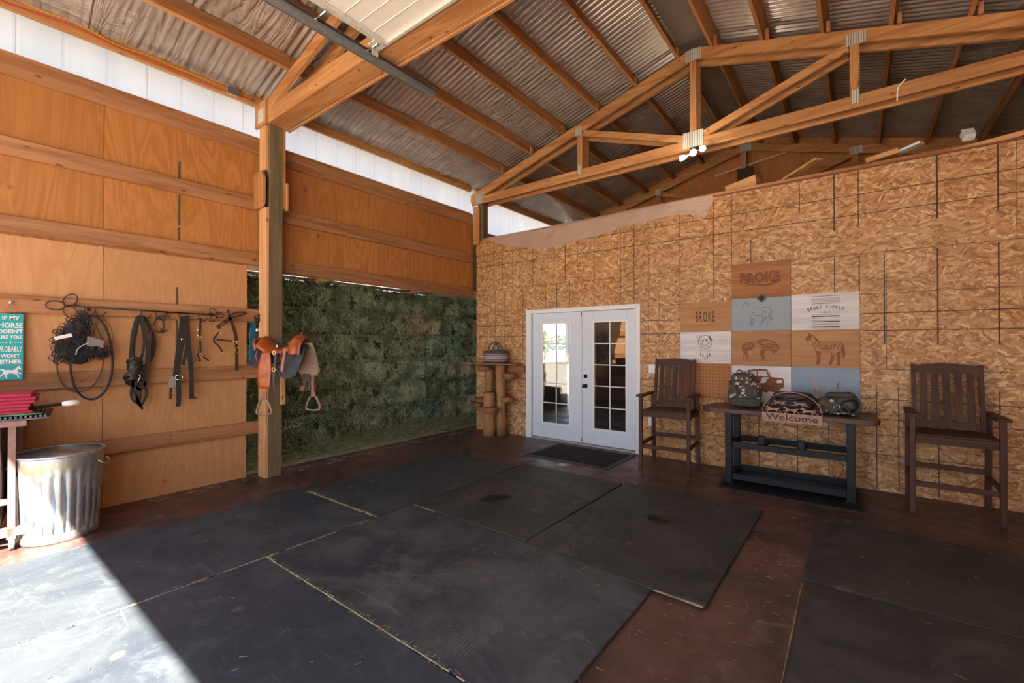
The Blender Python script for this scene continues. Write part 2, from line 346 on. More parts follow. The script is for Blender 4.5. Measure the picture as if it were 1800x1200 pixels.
# ------------------------------------------------------------------ mesh builder
class MB:
    def __init__(s): s.v = []; s.f = []; s.sm = []
    def add(s, vs, fs, smooth=False):
        o = len(s.v); s.v += [tuple(p) for p in vs]; s.f += [tuple(i+o for i in f) for f in fs]; s.sm += [smooth]*len(fs); return s
    def box(s, x0, x1, y0, y1, z0, z1):
        x0, x1 = min(x0, x1), max(x0, x1); y0, y1 = min(y0, y1), max(y0, y1); z0, z1 = min(z0, z1), max(z0, z1)
        return s.add([(x, y, z) for z in (z0, z1) for y in (y0, y1) for x in (x0, x1)],
                     [(0, 2, 3, 1), (4, 5, 7, 6), (0, 1, 5, 4), (2, 6, 7, 3), (0, 4, 6, 2), (1, 3, 7, 5)])
    def beam(s, p, q, w, h, up=(0, 0, 1)):
        p = Vector(p); q = Vector(q); d = (q-p).normalized(); up = Vector(up); sd_ = d.cross(up).normalized(); u = sd_.cross(d).normalized()
        vs = [a + sd_*i*w/2 + u*j*h/2 for a in (p, q) for j in (-1, 1) for i in (-1, 1)]
        return s.add(vs, [(0, 2, 3, 1), (4, 5, 7, 6), (0, 1, 5, 4), (2, 6, 7, 3), (0, 4, 6, 2), (1, 3, 7, 5)])
    def tube(s, pts, r, n=8, closed=False, rads=None, flat=1.0):
        pts = [Vector(p) for p in pts]; N = len(pts); vs = []; ref = None
        for i, p in enumerate(pts):
            a = pts[(i-1) % N] if closed or i > 0 else p; b = pts[(i+1) % N] if closed or i < N-1 else p
            t = (b-a).normalized() if (b-a).length > 1e-9 else Vector((0, 0, 1))
            if ref is None:
                ref = t.orthogonal().normalized()
            ref = (ref - t*ref.dot(t)); ref = ref.normalized() if ref.length > 1e-6 else t.orthogonal().normalized()
            bi = t.cross(ref); rr = rads[i] if rads else r
            vs += [p + ref*cos(2*pi*k/n)*rr + bi*sin(2*pi*k/n)*rr*flat for k in range(n)]
        fs = []
        for i in range(N if closed else N-1):
            j = (i+1) % N
            fs += [(i*n+k, i*n+(k+1) % n, j*n+(k+1) % n, j*n+k) for k in range(n)]
        if not closed: fs += [tuple(range(n))[::-1], tuple((N-1)*n+k for k in range(n))]
        return s.add(vs, fs, True)
    def strap(s, pts, w, th=.004, nrm=(1, 0, 0)):
        pts = [Vector(p) for p in pts]; nr = Vector(nrm); vs = []
        for i, p in enumerate(pts):
            a = pts[max(0, i-1)]; b = pts[min(len(pts)-1, i+1)]; t = (b-a).normalized()
            sd_ = t.cross(nr); sd_ = sd_.normalized() if sd_.length > 1e-5 else Vector((0, 1, 0)); n2 = sd_.cross(t).normalized()
            vs += [p+sd_*w/2+n2*th/2, p-sd_*w/2+n2*th/2, p-sd_*w/2-n2*th/2, p+sd_*w/2-n2*th/2]
        fs = []
        for i in range(len(pts)-1):
            fs += [(i*4+k, i*4+(k+1) % 4, i*4+4+(k+1) % 4, i*4+4+k) for k in range(4)]
        L = (len(pts)-1)*4; fs += [(3, 2, 1, 0), (L, L+1, L+2, L+3)]
        return s.add(vs, fs)
    def lathe(s, prof, c=(0, 0, 0), n=24, fr=None, cap=True):
        vs = []
        for r, z in prof:
            for k in range(n):
                a = 2*pi*k/n; rr = fr(r, z, a) if fr else r; vs.append((c[0]+rr*cos(a), c[1]+rr*sin(a), c[2]+z))
        fs = [(i*n+k, i*n+(k+1) % n, (i+1)*n+(k+1) % n, (i+1)*n+k) for i in range(len(prof)-1) for k in range(n)]
        if cap: fs += [tuple(range(n))[::-1], tuple((len(prof)-1)*n+k for k in range(n))]
        return s.add(vs, fs, True)
    def prism(s, poly, f0, f1):
        n = len(poly); vs = [f0(*p) for p in poly]+[f1(*p) for p in poly]
        return s.add(vs, [tuple(range(n))[::-1], tuple(range(n, 2*n))]+[(k, (k+1) % n, n+(k+1) % n, n+k) for k in range(n)])
    def blob(s, c, r, e=2.5, rot=0, seg=20, rings=12, jit=0., seed=0, tilt=0):
        vs = []; c = Vector(c); Mx = Matrix.Rotation(rot, 3, 'Z') @ Matrix.Rotation(tilt, 3, 'Y')
        def pw(x): return math.copysign(abs(x)**(2./e), x)
        for i in range(rings+1):
            th = -pi/2+pi*i/rings
            for k in range(seg):
                a = 2*pi*k/seg; p = Vector((r[0]*pw(cos(th))*pw(cos(a)), r[1]*pw(cos(th))*pw(sin(a)), r[2]*pw(sin(th))))
                if jit: p *= 1+jit*noise.noise(Vector((p.x*9+seed, p.y*9, p.z*9)))
                vs.append(c+Mx @ p)
        return s.add(vs, [(i*seg+k, i*seg+(k+1) % seg, (i+1)*seg+(k+1) % seg, (i+1)*seg+k) for i in range(rings) for k in range(seg)], True)
    def grid(s, f, nu, nv, smooth=True):
        vs = [f(i/nu, j/nv) for i in range(nu+1) for j in range(nv+1)]
        return s.add(vs, [(i*(nv+1)+j, (i+1)*(nv+1)+j, (i+1)*(nv+1)+j+1, i*(nv+1)+j+1) for i in range(nu) for j in range(nv)], smooth)
    def mesh(s, name, off=(0, 0, 0)):
        me = bpy.data.meshes.new(name); me.from_pydata([(p[0]-off[0], p[1]-off[1], p[2]-off[2]) for p in s.v], [], s.f)
        me.polygons.foreach_set('use_smooth', s.sm); me.update(); return me
    def build(s, name, mat, parent=None, bevel=0, fix=False, label=None, kind=None):
        off = parent['_o'] if parent is not None and '_o' in parent.keys() else (0, 0, 0)
        me = s.mesh(name, off)
        if bevel or fix:
            bm = bmesh.new(); bm.from_mesh(me)
            if fix: bmesh.ops.recalc_face_normals(bm, faces=bm.faces)
            if bevel: bmesh.ops.bevel(bm, geom=[e for e in bm.edges if e.is_manifold and e.calc_face_angle(0) > .6], offset=bevel, segments=1, affect='EDGES', clamp_overlap=True)
            bm.to_mesh(me); bm.free()
        me.materials.append(M[mat] if isinstance(mat, str) else mat)
        o = bpy.data.objects.new(name, me); COL.objects.link(o)
        if parent is not None: o.parent = parent; o['_o'] = tuple(off)
        if label: o['label'] = label
        if kind: o['kind'] = kind
        return o

ALL = []
def thing(name, label, cat, loc=(0, 0, 0), group=None, local=False):
    o = bpy.data.objects.new(name, None); o.empty_display_size = .1; COL.objects.link(o); o.location = loc
    o['label'] = label; o['category'] = cat
    if group: o['group'] = group
    o['_o'] = (0., 0., 0.) if local else tuple(float(q) for q in loc); return o
def tag(o, label, cat, group=None, kind=None):
    o['label'] = label; o['category'] = cat
    if group: o['group'] = group
    if kind: o['kind'] = kind
    return o
def setting(name):
    o = bpy.data.objects.new(name, None); COL.objects.link(o); o['kind'] = 'structure'; o['_o'] = (0., 0., 0.); return o
def copy_tree(o, parent=None):
    c = o.copy(); COL.objects.link(c)
    if parent is not None: c.parent = parent
    for ch in [x for x in o.children]: copy_tree(ch, c)
    return c
def text_mb(txt, size, place, extrude=.0008, bold=0., sx=1., align='CENTER', spacing=1.0, fit=None):
    cu = bpy.data.curves.new('text', 'FONT'); cu.body = txt; cu.size = size; cu.extrude = extrude; cu.align_x = align; cu.offset = bold; cu.resolution_u = 2
    cu.space_character = spacing
    ob = bpy.data.objects.new('text', cu); COL.objects.link(ob); dg = bpy.context.evaluated_depsgraph_get(); dg.update()
    me = bpy.data.meshes.new_from_object(ob.evaluated_get(dg)); mb = MB()
    if fit: sx = fit/max(1e-4, max(v.co.x for v in me.vertices)-min(v.co.x for v in me.vertices))
    mb.add([place(v.co.x*sx, v.co.y, v.co.z) for v in me.vertices], [tuple(p.vertices) for p in me.polygons])
    bpy.data.objects.remove(ob); bpy.data.curves.remove(cu); bpy.data.meshes.remove(me); return mb
def arc(cx, cz, rx, rz, a0, a1, n):
    return [(cx+rx*cos(a0+(a1-a0)*i/n), cz+rz*sin(a0+(a1-a0)*i/n)) for i in range(n+1)]
def smooth_path(pts, n=6, closed=False):
    pts = [Vector(p) for p in pts]; N = len(pts); out = []
    rng = range(N if closed else N-1)
    for i in rng:
        if closed: p0, p1, p2, p3 = pts[(i-1) % N], pts[i], pts[(i+1) % N], pts[(i+2) % N]
        else: p0, p1, p2, p3 = pts[max(0, i-1)], pts[i], pts[i+1], pts[min(N-1, i+2)]
        for k in range(n):
            t = k/n; out.append(.5*((2*p1)+(-p0+p2)*t+(2*p0-5*p1+4*p2-p3)*t*t+(-p0+3*p1-3*p2+p3)*t**3))
    if not closed: out.append(pts[-1])
    return out

# ================================================================== STRUCTURE
XL, YB = -5.72, 6.2          # inner plywood face of the left wall, face of the strand board wall
RIDGE_X, RIDGE_Z, SLOPE = -1.7, 5.50, .287
def chord_z(x): return RIDGE_Z - SLOPE*abs(x-RIDGE_X)
XR = 2*RIDGE_X - XL          # right eave
Y0, Y1 = -1.4, 9.95

fl = setting('floor'); MB().box(XL-.1, XR+.1, Y0, 13, -.12, 0).build('slab', 'floor', fl)
MB().box(-9.4, XL-.1, -1.6, 8.25, -.12, -.005).build('slab', 'dirt', fl)
g = MB().box(-150, 60, -60, 150, -.30, -.13).build('ground', 'dirt'); g['kind'] = 'structure'

wl_ = setting('wall_left')
seams = [-1.43, -.21, 1.01, 2.288]
for i in range(3):
    a, b = seams[i], seams[i+1]
    MB().box(XL-.012, XL, a+.002, b-.002, .0, 2.50).build('plywood_panel', 'plyL', wl_)
MB().box(XL-.03, XL-.0125, -1.43, 6.18, 2.45, 3.88).box(XL-.03, XL-.0125, -1.43, 2.27, 0, 2.45).build('light_leak_backing', 'siding', wl_)  # added behind the plywood to stop daylight leaking through the seams
ups = [-1.43, -.21, 1.01, 2.23, 3.45, 4.67, 5.89, 6.25]
for i in range(7):
    a, b = ups[i], ups[i+1]; MB().box(XL-.012, XL, a+.002, b-.002, 2.505, 3.88).build('plywood_panel', 'plyU', wl_)
def girt(y0, y1, z0, z1, m='girtY', x=XL): return MB().box(x, x+.04, y0, y1, z0, z1).build('girt', m, wl_, bevel=.004)
for z0, z1 in ((3.17, 3.325), (2.515, 2.66), (1.835, 1.985), (1.165, 1.315), (.508, .65)): girt(-1.4, 2.41, z0, z1)
girt(2.62, 6.19, 3.09, 3.255); girt(2.62, 6.19, 2.455, 2.615)
MB().box(XL, XL+.042, -1.4, 2.41, 3.85, 4.045).build('top_beam', 'girtY', wl_, bevel=.004)
MB().box(XL, XL+.042, 2.62, 6.19, 3.80, 4.0).build('top_beam', 'girtY', wl_, bevel=.004)
MB().box(XL-.07, XL, -1.4, 6.19, 3.885, 4.03).build('top_plate', 'firY', wl_)
MB().box(XL-.05, XL-.005, -1.4, 6.19, 4.435, 4.575).build('eave_board', 'firY', wl_, bevel=.003)
MB().box(XL-.05, XL-.005, 6.35, 9.7, 4.40, 4.55).build('eave_board', 'firY', wl_, bevel=.003)
MB().box(XL-.05, XL-.005, 6.35, 9.7, 3.55, 3.75).build('girt', 'firY', wl_, bevel=.003)
y = Y0
while y < 9.8:                                # ribbed translucent sheets, each its own piece
    y2 = min(y+.925, 9.85); mb = MB(); n = 36
    prof = []
    for k in range(n+1):
        yy = y+(y2-y)*k/n; ph = (k % 12); d = .014 if ph in (0, 1) else 0.
        prof.append((XL-.085-d, yy))
    mb.add([(a, b, z) for z in (3.7, 4.62) for a, b in prof], [(k, k+1, n+2+k, n+1+k) for k in range(n)])
    mb.build('translucent_panel', 'translucent', wl_); y += .92
MB().box(-5.62, -5.602, 6.32, 8.3, 0, 3.27).build('siding', 'siding', wl_)
MB().box(XL-.10, XL-.085, 6.2, 8.3, 2.6, 3.7).build('siding', 'siding', wl_)
MB().box(XL-.10, XL-.085, 8.3, 9.85, 2.1, 3.7).build('siding', 'siding', wl_)
MB().box(-5.83, -5.60, 8.27, 8.305, 0, 3.27).build('siding', 'siding', wl_)  # added filler closing a slit that let outside light through
MB().box(XL-.10, XL-.085, 8.3, 9.85, 0, 1.15).build('siding', 'siding', wl_)
for (yy, za, zb) in ((1.615, 2.83, 3.17), (1.615, 3.33, 3.52), (1.615, 2.67, 2.82), (1.60, 1.985, 2.18), (1.60, 1.55, 1.83)):
    mb = MB(); w = .012
    mb.add([(XL+.0012, yy-w, za), (XL+.0012, yy+w, za+.01), (XL+.0012, yy+w*.8, zb), (XL+.0012, yy-w*.9, zb-.01)], [(0, 1, 2, 3)]).build('glue_stain', plain('glue_stain', (.10, .06, .025), .7), wl_)
kn = plain('stamp_ink', (.10, .045, .02), .8)
for k in range(5): MB().box(XL+.0401, XL+.041, 1.53, 1.535+.03*R.random(), .53+k*.02, .538+k*.02).build('lumber_stamp', kn, wl_)

# lean-to hay room beyond the left wall
lt = setting('wall_hay_room')
mb = MB().box(-9.3, -9.22, -1.6, 8.2, 0, 2.86); mb.build('siding', 'siding', lt)
MB().box(-9.3, -5.85, 8.14, 8.2, 0, 3.0).build('siding', 'siding', lt)
MB().box(-9.16, -8.9, 2.9, 8.1, 2.90, 2.93).build('plate', 'girtY', lt)
mb = MB(); n = 300; ya, yb = -1.6, 8.3
for i, x in enumerate((-5.80, -9.5)):
    z = 3.30 if i == 0 else 3.02
    mb.v += [(x, ya+(yb-ya)*k/n, z+.014*sin(2*pi*k/6.)) for k in range(n+1)]
mb.f = [(k, k+1, n+2+k, n+1+k) for k in range(n)]; mb.sm = [True]*n
mb.build('corrugated_sheet', 'roof', lt)
for yy in (2.5, 4.95, 7.4): MB().beam((-5.85, yy, 3.14), (-9.3, yy, 2.90), .09, .22).build('rafter', 'firX', lt)
for x in (-6.9, -7.9): MB().box(x-.02, x+.02, -1.5, 8.1, 3.30-(-5.8-x)*.0757-.11, 3.30-(-5.8-x)*.0757-.025).build('purlin', 'firY', lt)

# strand board wall
wb_ = setting('wall_back')
hole = (-4.40, -2.49, 0, 2.11)
def rect_minus(r, h):
    x0, x1, z0, z1 = r; a0, a1, b0, b1 = h
    if a1 <= x0 or a0 >= x1 or b1 <= z0 or b0 >= z1: return [r]
    out = []
    if a0 > x0: out.append((x0, a0, z0, z1))
    if a1 < x1: out.append((a1, x1, z0, z1))
    xa, xb = max(x0, a0), min(x1, a1)
    if b1 < z1: out.append((xa, xb, b1, z1))
    if b0 > z0: out.append((xa, xb, z0, b0))
    return out
WX0, WX1 = -5.60, 2.36
for z0, z1, xs in ((0, 1.30, (-5.6, -3.49, -1.06, 1.38)), (1.30, 2.555, (-5.6, -4.62, -2.18, .257)), (2.555, 3.48, (-5.6, -3.7, -1.25, 1.2))):
    ed = list(xs)+[WX1]
    for i in range(len(ed)-1):
        mb = MB()
        for (a, b, c, d) in rect_minus((ed[i]+.0015, ed[i+1]-.0015, z0+.0015, z1-.0015), hole): mb.box(a, b, YB+R.uniform(-.001, .001), YB+.014, c, d)
        mb.build('strand_board_panel', 'osb', wb_)
MB().box(WX0, WX1, YB+.016, YB+.10, 0, 3.40).box(0, 0, 0, 0, 0, 0)
for x in [WX0+.61*k for k in range(14)]:
    if hole[0]-.04 < x < hole[1]: continue
    MB().box(x, x+.038, YB+.015, YB+.10, 0, 3.46).build('stud', 'firZ', wb_)
MB().box(WX0, hole[0], YB+.10, YB+.115, 0, 3.46).box(hole[1], WX1, YB+.10, YB+.115, 0, 3.46).box(hole[0], hole[1], YB+.10, YB+.115, 2.11, 3.46).build('inner_lining', 'darkwall', wb_)
mb = MB()                                     # printed layout lines (ink on the board face)
def vl(x, z0, z1, w=.0045): mb.add([(x-w, YB-.0016, z0), (x+w, YB-.0016, z0), (x+w, YB-.0016, z1), (x-w, YB-.0016, z1)], [(0, 1, 2, 3)])
def hl(z, x0, x1, w=.0035): mb.add([(x0, YB-.0016, z-w), (x1, YB-.0016, z-w), (x1, YB-.0016, z+w), (x0, YB-.0016, z+w)], [(0, 1, 2, 3)])
for x in (-5.18, -4.98, -4.75, -4.32, -3.9, -3.69, -3.47): vl(x, 2.60, 3.48)
for x, zb in ((-5.34, 1.55), (-5.15, 1.55), (-4.93, 1.3), (-4.53, 1.3), (-4.06, 2.16), (-3.85, 2.16), (-3.61, 2.16)): vl(x, zb, 2.555)
for x, za, zb in ((-3.18, 2.15, 3.48), (-2.75, 2.15, 3.45), (-2.54, 2.15, 3.42), (-2.33, 1.58, 3.42), (-1.89, 2.0, 3.44), (-1.46, 2.15, 3.44), (-1.25, 2.58, 3.46), (-1.03, 2.58, 2.86), (-.52, 3.1, 3.45)): vl(x, za, zb)
for x, w in ((-.19, .0065), (.025, .0045), (.655, .0075), (1.08, .006)): vl(x, 2.84, 3.48, w)
for x, w in ((-.19, .004), (.03, .005), (.24, .005), (.655, .006), (1.08, .006)): vl(x, 1.57 if x > .1 else 1.9, 2.54, w)
for x in (-4.8, -4.55, -1.7, -1.33, .35, .17, .655, 1.08): vl(x, .02, 1.12)
for x in (-.95, -.55, -.25): vl(x, .05, .78)
for z, w in ((3.44, .002), (3.21, .0042), (2.99, .0042), (2.555, .0025)): hl(z, WX0, WX1, w)
for z, w in ((2.11, .0025), (1.90, .0045), (1.715, .004)): hl(z, WX0, -4.46, w); hl(z, -2.44, -1.89, w); hl(z, .04, WX1, w)
for z, w in ((1.30, .003), (.98, .004), (.77, .004), (.39, .004), (.60, .003)): hl(z, WX0, -4.46, w); hl(z, -2.44, WX1, w)
mb.build('printed_layout_lines', 'line', wb_, kind='stuff')
MB().box(WX0, WX1, YB-.004, YB+.12, 3.482, 3.50).build('red_edge_strip', 'redtrim', wb_)
# far gable
wg = setting('wall_far')
for i in range(7):
    a = XL+1.22*i; b = min(a+1.22, XR)
    MB().box(a+.003, b-.003, Y1-.02, Y1, 3.3, 5.9).build('plywood_panel', 'plyG', wg)
MB().box(XL, XR, Y1+.001, Y1+.02, 3.2, 5.9).build('light_leak_backing', 'siding', wg)  # added sheet that blocks light gaps between the gable panels
MB().box(XL, XR, Y1-.02, Y1, 0, 3.29).build('siding', 'darkwall', wg)
MB().box(XL, XR, YB+.12, Y1-.02, 3.28, 3.40).build('loft_floor', 'plyG', wg)
wr_ = setting('wall_right_unseen')  # out of view; closed solid to keep the sun off the mats
for k in range(10): MB().box(XR, XR+.05, Y0+k*1.14, Y0+(k+1)*1.14-.003, 0, 4.4).build('plywood_panel', 'plyG', wr_)
wf = setting('wall_front')
MB().box(XL-.1, XR+.05, Y0-.05, Y0, 3.9, 4.25).build('door_header', 'firX', wf)
MB().box(XL-.1, -5.35, Y0-.05, Y0, 0, 4.4).build('siding', 'plyG', wf)
n = 8
MB().add([(XL-.1, Y0-.02, 4.25), (XR+.05, Y0-.02, 4.25), (XR+.05, Y0-.02, 4.5), (RIDGE_X, Y0-.02, 5.75), (XL-.1, Y0-.02, 4.5)], [(0, 1, 2, 3, 4)]).build('siding', 'plyG', wf)

# roof
ce = setting('ceiling')
def roof_z(x): return chord_z(x)+.195+.02
pitch = .078
for side in (-1, 1):
    mb = MB(); xs = [RIDGE_X, (RIDGE_X-4.3)/2 if side < 0 else .8, XL-.35 if side < 0 else XR+.35]
    N = int((Y1+.2-Y0+.3)/pitch)*6
    for x in xs: mb.v += [(x, Y0-.3+pitch*k/6, roof_z(x)+.018*sin(2*pi*k/6)) for k in range(N+1)]
    for i in range(2): mb.f += [(i*(N+1)+k, i*(N+1)+k+1, (i+1)*(N+1)+k+1, (i+1)*(N+1)+k) for k in range(N)]
    mb.sm = [True]*len(mb.f); mb.build('corrugated_sheet', 'roof', ce)
PX = [-4.95, -4.33, -3.72, -3.12, -2.52, -1.93, -1.45, -.87, -.27, .33, .92, 1.52, 2.14]
for x in PX:
    z = chord_z(x)
    for a, b in ((Y0, 2.41), (2.41, 6.26), (6.26, Y1-.02)):
        MB().beam((x, a+.004, z+.10), (x, b-.004, z+.10), .04, .18, up=(SLOPE*(1 if x < RIDGE_X else -1)*-1, 0, 1)).build('purlin', 'firY', ce)
for i in range(-1, len(PX)-1):                    # film sagging between the lower purlins of the left slope and the last of the right
    if not (i < 4 or PX[i] > .9): continue
    x0, x1 = (PX[i]+.02 if i >= 0 else -5.72), PX[i+1]-.02
    for ya, yb in ((Y0, 2.3), (2.5, 6.15), (6.3, 9.7)):
        def f(u, v, x0=x0, x1=x1, ya=ya, yb=yb):
            x = x0+(x1-x0)*v; yy = ya+(yb-ya)*u
            return (x, yy, chord_z(x)+.185-.02*sin(pi*v)+.012*noise.noise(Vector((x*5, yy*2.5, 1)))-.006)
        MB().grid(f, 40, 8).build('plastic_film', 'film', ce)
# ridge cap and vent
MB().box(RIDGE_X-.2, RIDGE_X+.2, Y0, Y1, RIDGE_Z+.11, RIDGE_Z+.118).build('ridge_flashing', plain('ridge_metal', (.30, .25, .21), .4, .4), ce)

# outside window of the back room
w1 = setting('window_1')
MB().box(XL-.1, XL-.02, 8.27, 8.33, 1.1, 2.15).box(XL-.1, XL-.02, 9.78, 9.84, 1.1, 2.15).box(XL-.1, XL-.02, 8.27, 9.84, 1.08, 1.15).box(XL-.1, XL-.02, 8.27, 9.84, 2.09, 2.15).build('window_frame', 'white_trim', w1)

# ------------------------------------------------------------------ french doors
tr_ = setting('trim_1')
MB().box(-4.455, -4.345, YB-.022, YB+.11, 0, 2.15).build('side_casing', 'white_trim', tr_, bevel=.004)
MB().box(-2.515, -2.445, YB-.022, YB+.11, 0, 2.15).build('side_casing', 'white_trim', tr_, bevel=.004)
MB().box(-4.344, -2.516, YB-.022, YB+.11, 2.085, 2.15).build('head_casing', 'white_trim', tr_, bevel=.004)
MB().box(-4.344, -2.516, YB-.03, YB+.11, 0.001, .028).build('threshold', plain('aluminium_sill', (.45, .44, .42), .4, .5), tr_, bevel=.004)
def door(idx, x0, x1, gx0, gx1):
    d = setting('door_%d' % idx); ya, yb = YB+.015, YB+.055; z0, z1, g0, g1 = .035, 2.08, .265, 1.925
    MB().box(x0, gx0, ya, yb, z0, z1).build('stile', 'white_door', d, bevel=.003)
    MB().box(gx1, x1, ya, yb, z0, z1).build('stile', 'white_door', d, bevel=.003)
    MB().box(gx0, gx1, ya, yb, z0, g0).build('rail', 'white_door', d, bevel=.003)
    MB().box(gx0, gx1, ya, yb, g1, z1).build('rail', 'white_door', d, bevel=.003)
    w = .028; mb = MB()
    mb.box(gx0-.006, gx0+w, ya-.008, ya-.0005, g0-w*.4, g1+w*.4).box(gx1-w, gx1+.006, ya-.008, ya-.0005, g0-w*.4, g1+w*.4)
    mb.box(gx0+w, gx1-w, ya-.008, ya-.0005, g0-w*.4, g0+w*.8).box(gx0+w, gx1-w, ya-.008, ya-.0005, g1-w*.8, g1+w*.4).build('glazing_bead', 'white_trim', d)
    xm = (gx0+gx1)/2; mb = MB().box(xm-.008, xm+.008, ya+.004, ya+.022, g0, g1)
    zs = [g0+w*.8+(g1-g0-w*1.6)*k/5 for k in range(6)]
    for z in zs[1:-1]: mb.box(gx0+w, gx1-w, ya+.003, ya+.021, z-.007, z+.007)
    mb.build('muntin_grid', 'white_trim', d)
    for a, b in ((gx0+w, xm-.008), (xm+.008, gx1-w)):
        for k in range(5): MB().box(a, b, ya+.010, ya+.014, zs[k], zs[k+1]).build('pane', 'glass', d)
    return d
door(1, -4.335, -3.412, -4.15, -3.60)
d2 = door(2, -3.396, -2.525, -3.21, -2.65)
MB().box(-3.425, -3.395, YB+.004, YB+.0149, .035, 2.08).build('astragal', 'white_door', d2)
def ydisc(mb, x, z, y0, prof, n=20):
    base = len(mb.v)
    for r, dy in prof: mb.v += [(x+r*cos(2*pi*k/n), y0-dy, z+r*sin(2*pi*k/n)) for k in range(n)]
    for i in range(len(prof)-1): mb.f += [(base+i*n+k, base+i*n+(k+1) % n, base+(i+1)*n+(k+1) % n, base+(i+1)*n+k) for k in range(n)]
    mb.f.append(tuple(base+(len(prof)-1)*n+k for k in range(n))); mb.sm = [True]*len(mb.f); return mb
ydisc(MB(), -3.335, 1.075, YB+.014, [(.032, 0), (.032, .012), (.02, .018), (.018, .026)]).build('deadbolt', 'black', d2)
ydisc(MB(), -3.335, .925, YB+.014, [(.034, 0), (.032, .01), (.014, .014), (.013, .035), (.028, .045), (.032, .06), (.024, .074), (.01, .078)]).build('door_knob', 'black', d2)
MB().box(-3.412, -3.397, YB+.001, YB+.012, .06, .11).box(-3.412, -3.397, YB+.001, YB+.012, 2.02, 2.075).build('flush_bolt', 'black', d2)

# ------------------------------------------------------------------ posts and trusses
def plate(mb, x0, x1, z0, z1, y): mb.box(x0, x1, y-.004, y, z0, z1); k = x0+.012; 
def truss(y, label, deep=.14, webs=True, back=True, zb=4.15):
    t = thing('roof_truss', label, 'truss', (RIDGE_X, y, zb), group='roof trusses')
    for yy in ((y, y+.20) if back else (y,)):
        a, b = yy-.02, yy+.02
        for sgn in (-1, 1):
            xe = RIDGE_X+sgn*4.0; hz = .14
            poly = [(RIDGE_X, chord_z(RIDGE_X)-hz*1.04), (RIDGE_X, chord_z(RIDGE_X)), (xe, chord_z(xe)), (xe, chord_z(xe)-hz*1.04)]
            MB().prism(poly, lambda x, z: (x, a, z), lambda x, z: (x, b, z)).build('top_chord', 'firX', t, fix=True)
            MB().box(RIDGE_X+sgn*.002, RIDGE_X+sgn*3.98, a+.001, b-.001, zb, zb+deep).build('bottom_chord', 'firX', t, bevel=.003)
        if webs:
            zt = zb+deep
            def web(p, q, w=.09, m='firZ'):
                MB().beam((p[0], yy, p[1]), (q[0], yy, q[1]), .036, w, up=(0.0001, 0, 1) if abs(p[0]-q[0]) > .05 else (1, 0, 0)).build('web', m, t)
            web((RIDGE_X, zt), (RIDGE_X, chord_z(RIDGE_X)-.14), .085)
            for sgn in (-1, 1):
                xv = RIDGE_X+sgn*1.70
                web((xv, zt), (xv, chord_z(xv)-.14), .085)
                web((xv-sgn*.06, chord_z(xv)-.17), (RIDGE_X+sgn*.13, zt+.03), .09, 'firX')
    y1 = y-.021
    if webs:
        M_ = 'gusset'
        for (x0, x1, z0, z1) in ((RIDGE_X-.13, RIDGE_X+.13, zb+.03, zb+.24), (RIDGE_X-.10, RIDGE_X+.10, RIDGE_Z-.17, RIDGE_Z-.02),
                                 (RIDGE_X-1.78, RIDGE_X-1.66, chord_z(RIDGE_X-1.7)-.19, chord_z(RIDGE_X-1.7)-.05), (RIDGE_X+1.62, RIDGE_X+1.80, chord_z(RIDGE_X-1.7)-.17, chord_z(RIDGE_X-1.7)-.04),
                                 (RIDGE_X-1.73, RIDGE_X-1.67, zb+.06, zb+.20), (RIDGE_X+1.67, RIDGE_X+1.74, zb+.05, zb+.20), (-5.56, -5.40, zb+.02, zb+.20), (RIDGE_X+3.72, RIDGE_X+3.86, zb+.02, zb+.2)):
            mb = MB().box(x0, x1, y1-.0035, y1, z0, z1); k = x0+.012
            while k < x1-.008: mb.box(k-.003, k+.003, y1-.0055, y1-.0035, z0+.006, z1-.006); k += .022
            mb.build('gusset_plate', M_, t)
    return t
t2 = truss(6.17, 'double fir roof truss over the strand board wall, with upright and slanting webs')
t1 = truss(2.41, 'nearest deep-beamed double roof truss, resting on the post with the saddle', deep=.19, webs=False, zb=4.15)
for yy in (2.41, 2.61):
    MB().prism([(-5.62, 4.345), (-4.95, 4.345), (-5.35, 4.40), (-5.62, 4.36)], lambda x, z: (x, yy-.018, z), lambda x, z: (x, yy+.018, z)).build('heel_wedge', 'firX', t1, fix=True)
    MB().beam((-3.5, yy, 4.34), (-2.2, yy, 5.22), .036, .09, up=(0, 0, 1)).build('web', 'firX', t1)
MB().box(-5.60, -5.46, 2.353, 2.357, 4.17, 4.33).build('gusset_plate', 'galv_plate', t1)
MB().box(-5.70, -5.44, 2.358, 2.388, 4.14, 4.42).build('heel_block', 'firZ', t1, bevel=.004)
MB().box(-5.44, 2.2, 2.432, 2.588, 4.152, 4.19).build('soffit_board', 'firX', t1, bevel=.003)
MB().box(-5.46, 2.2, 2.632, 2.662, 4.14, 4.19).build('edge_strip', 'firX', t1, bevel=.003)
truss(9.70, 'farthest roof truss, flat against the plywood gable above the loft', back=False)
for k, x in enumerate(PX):                    # short blocks that tie each purlin to the middle truss
    z = chord_z(x+.045); MB().box(x+.0215, x+.058, 6.09, 6.148, z-.015, z+.10).build('purlin_block', 'firZ', t2)

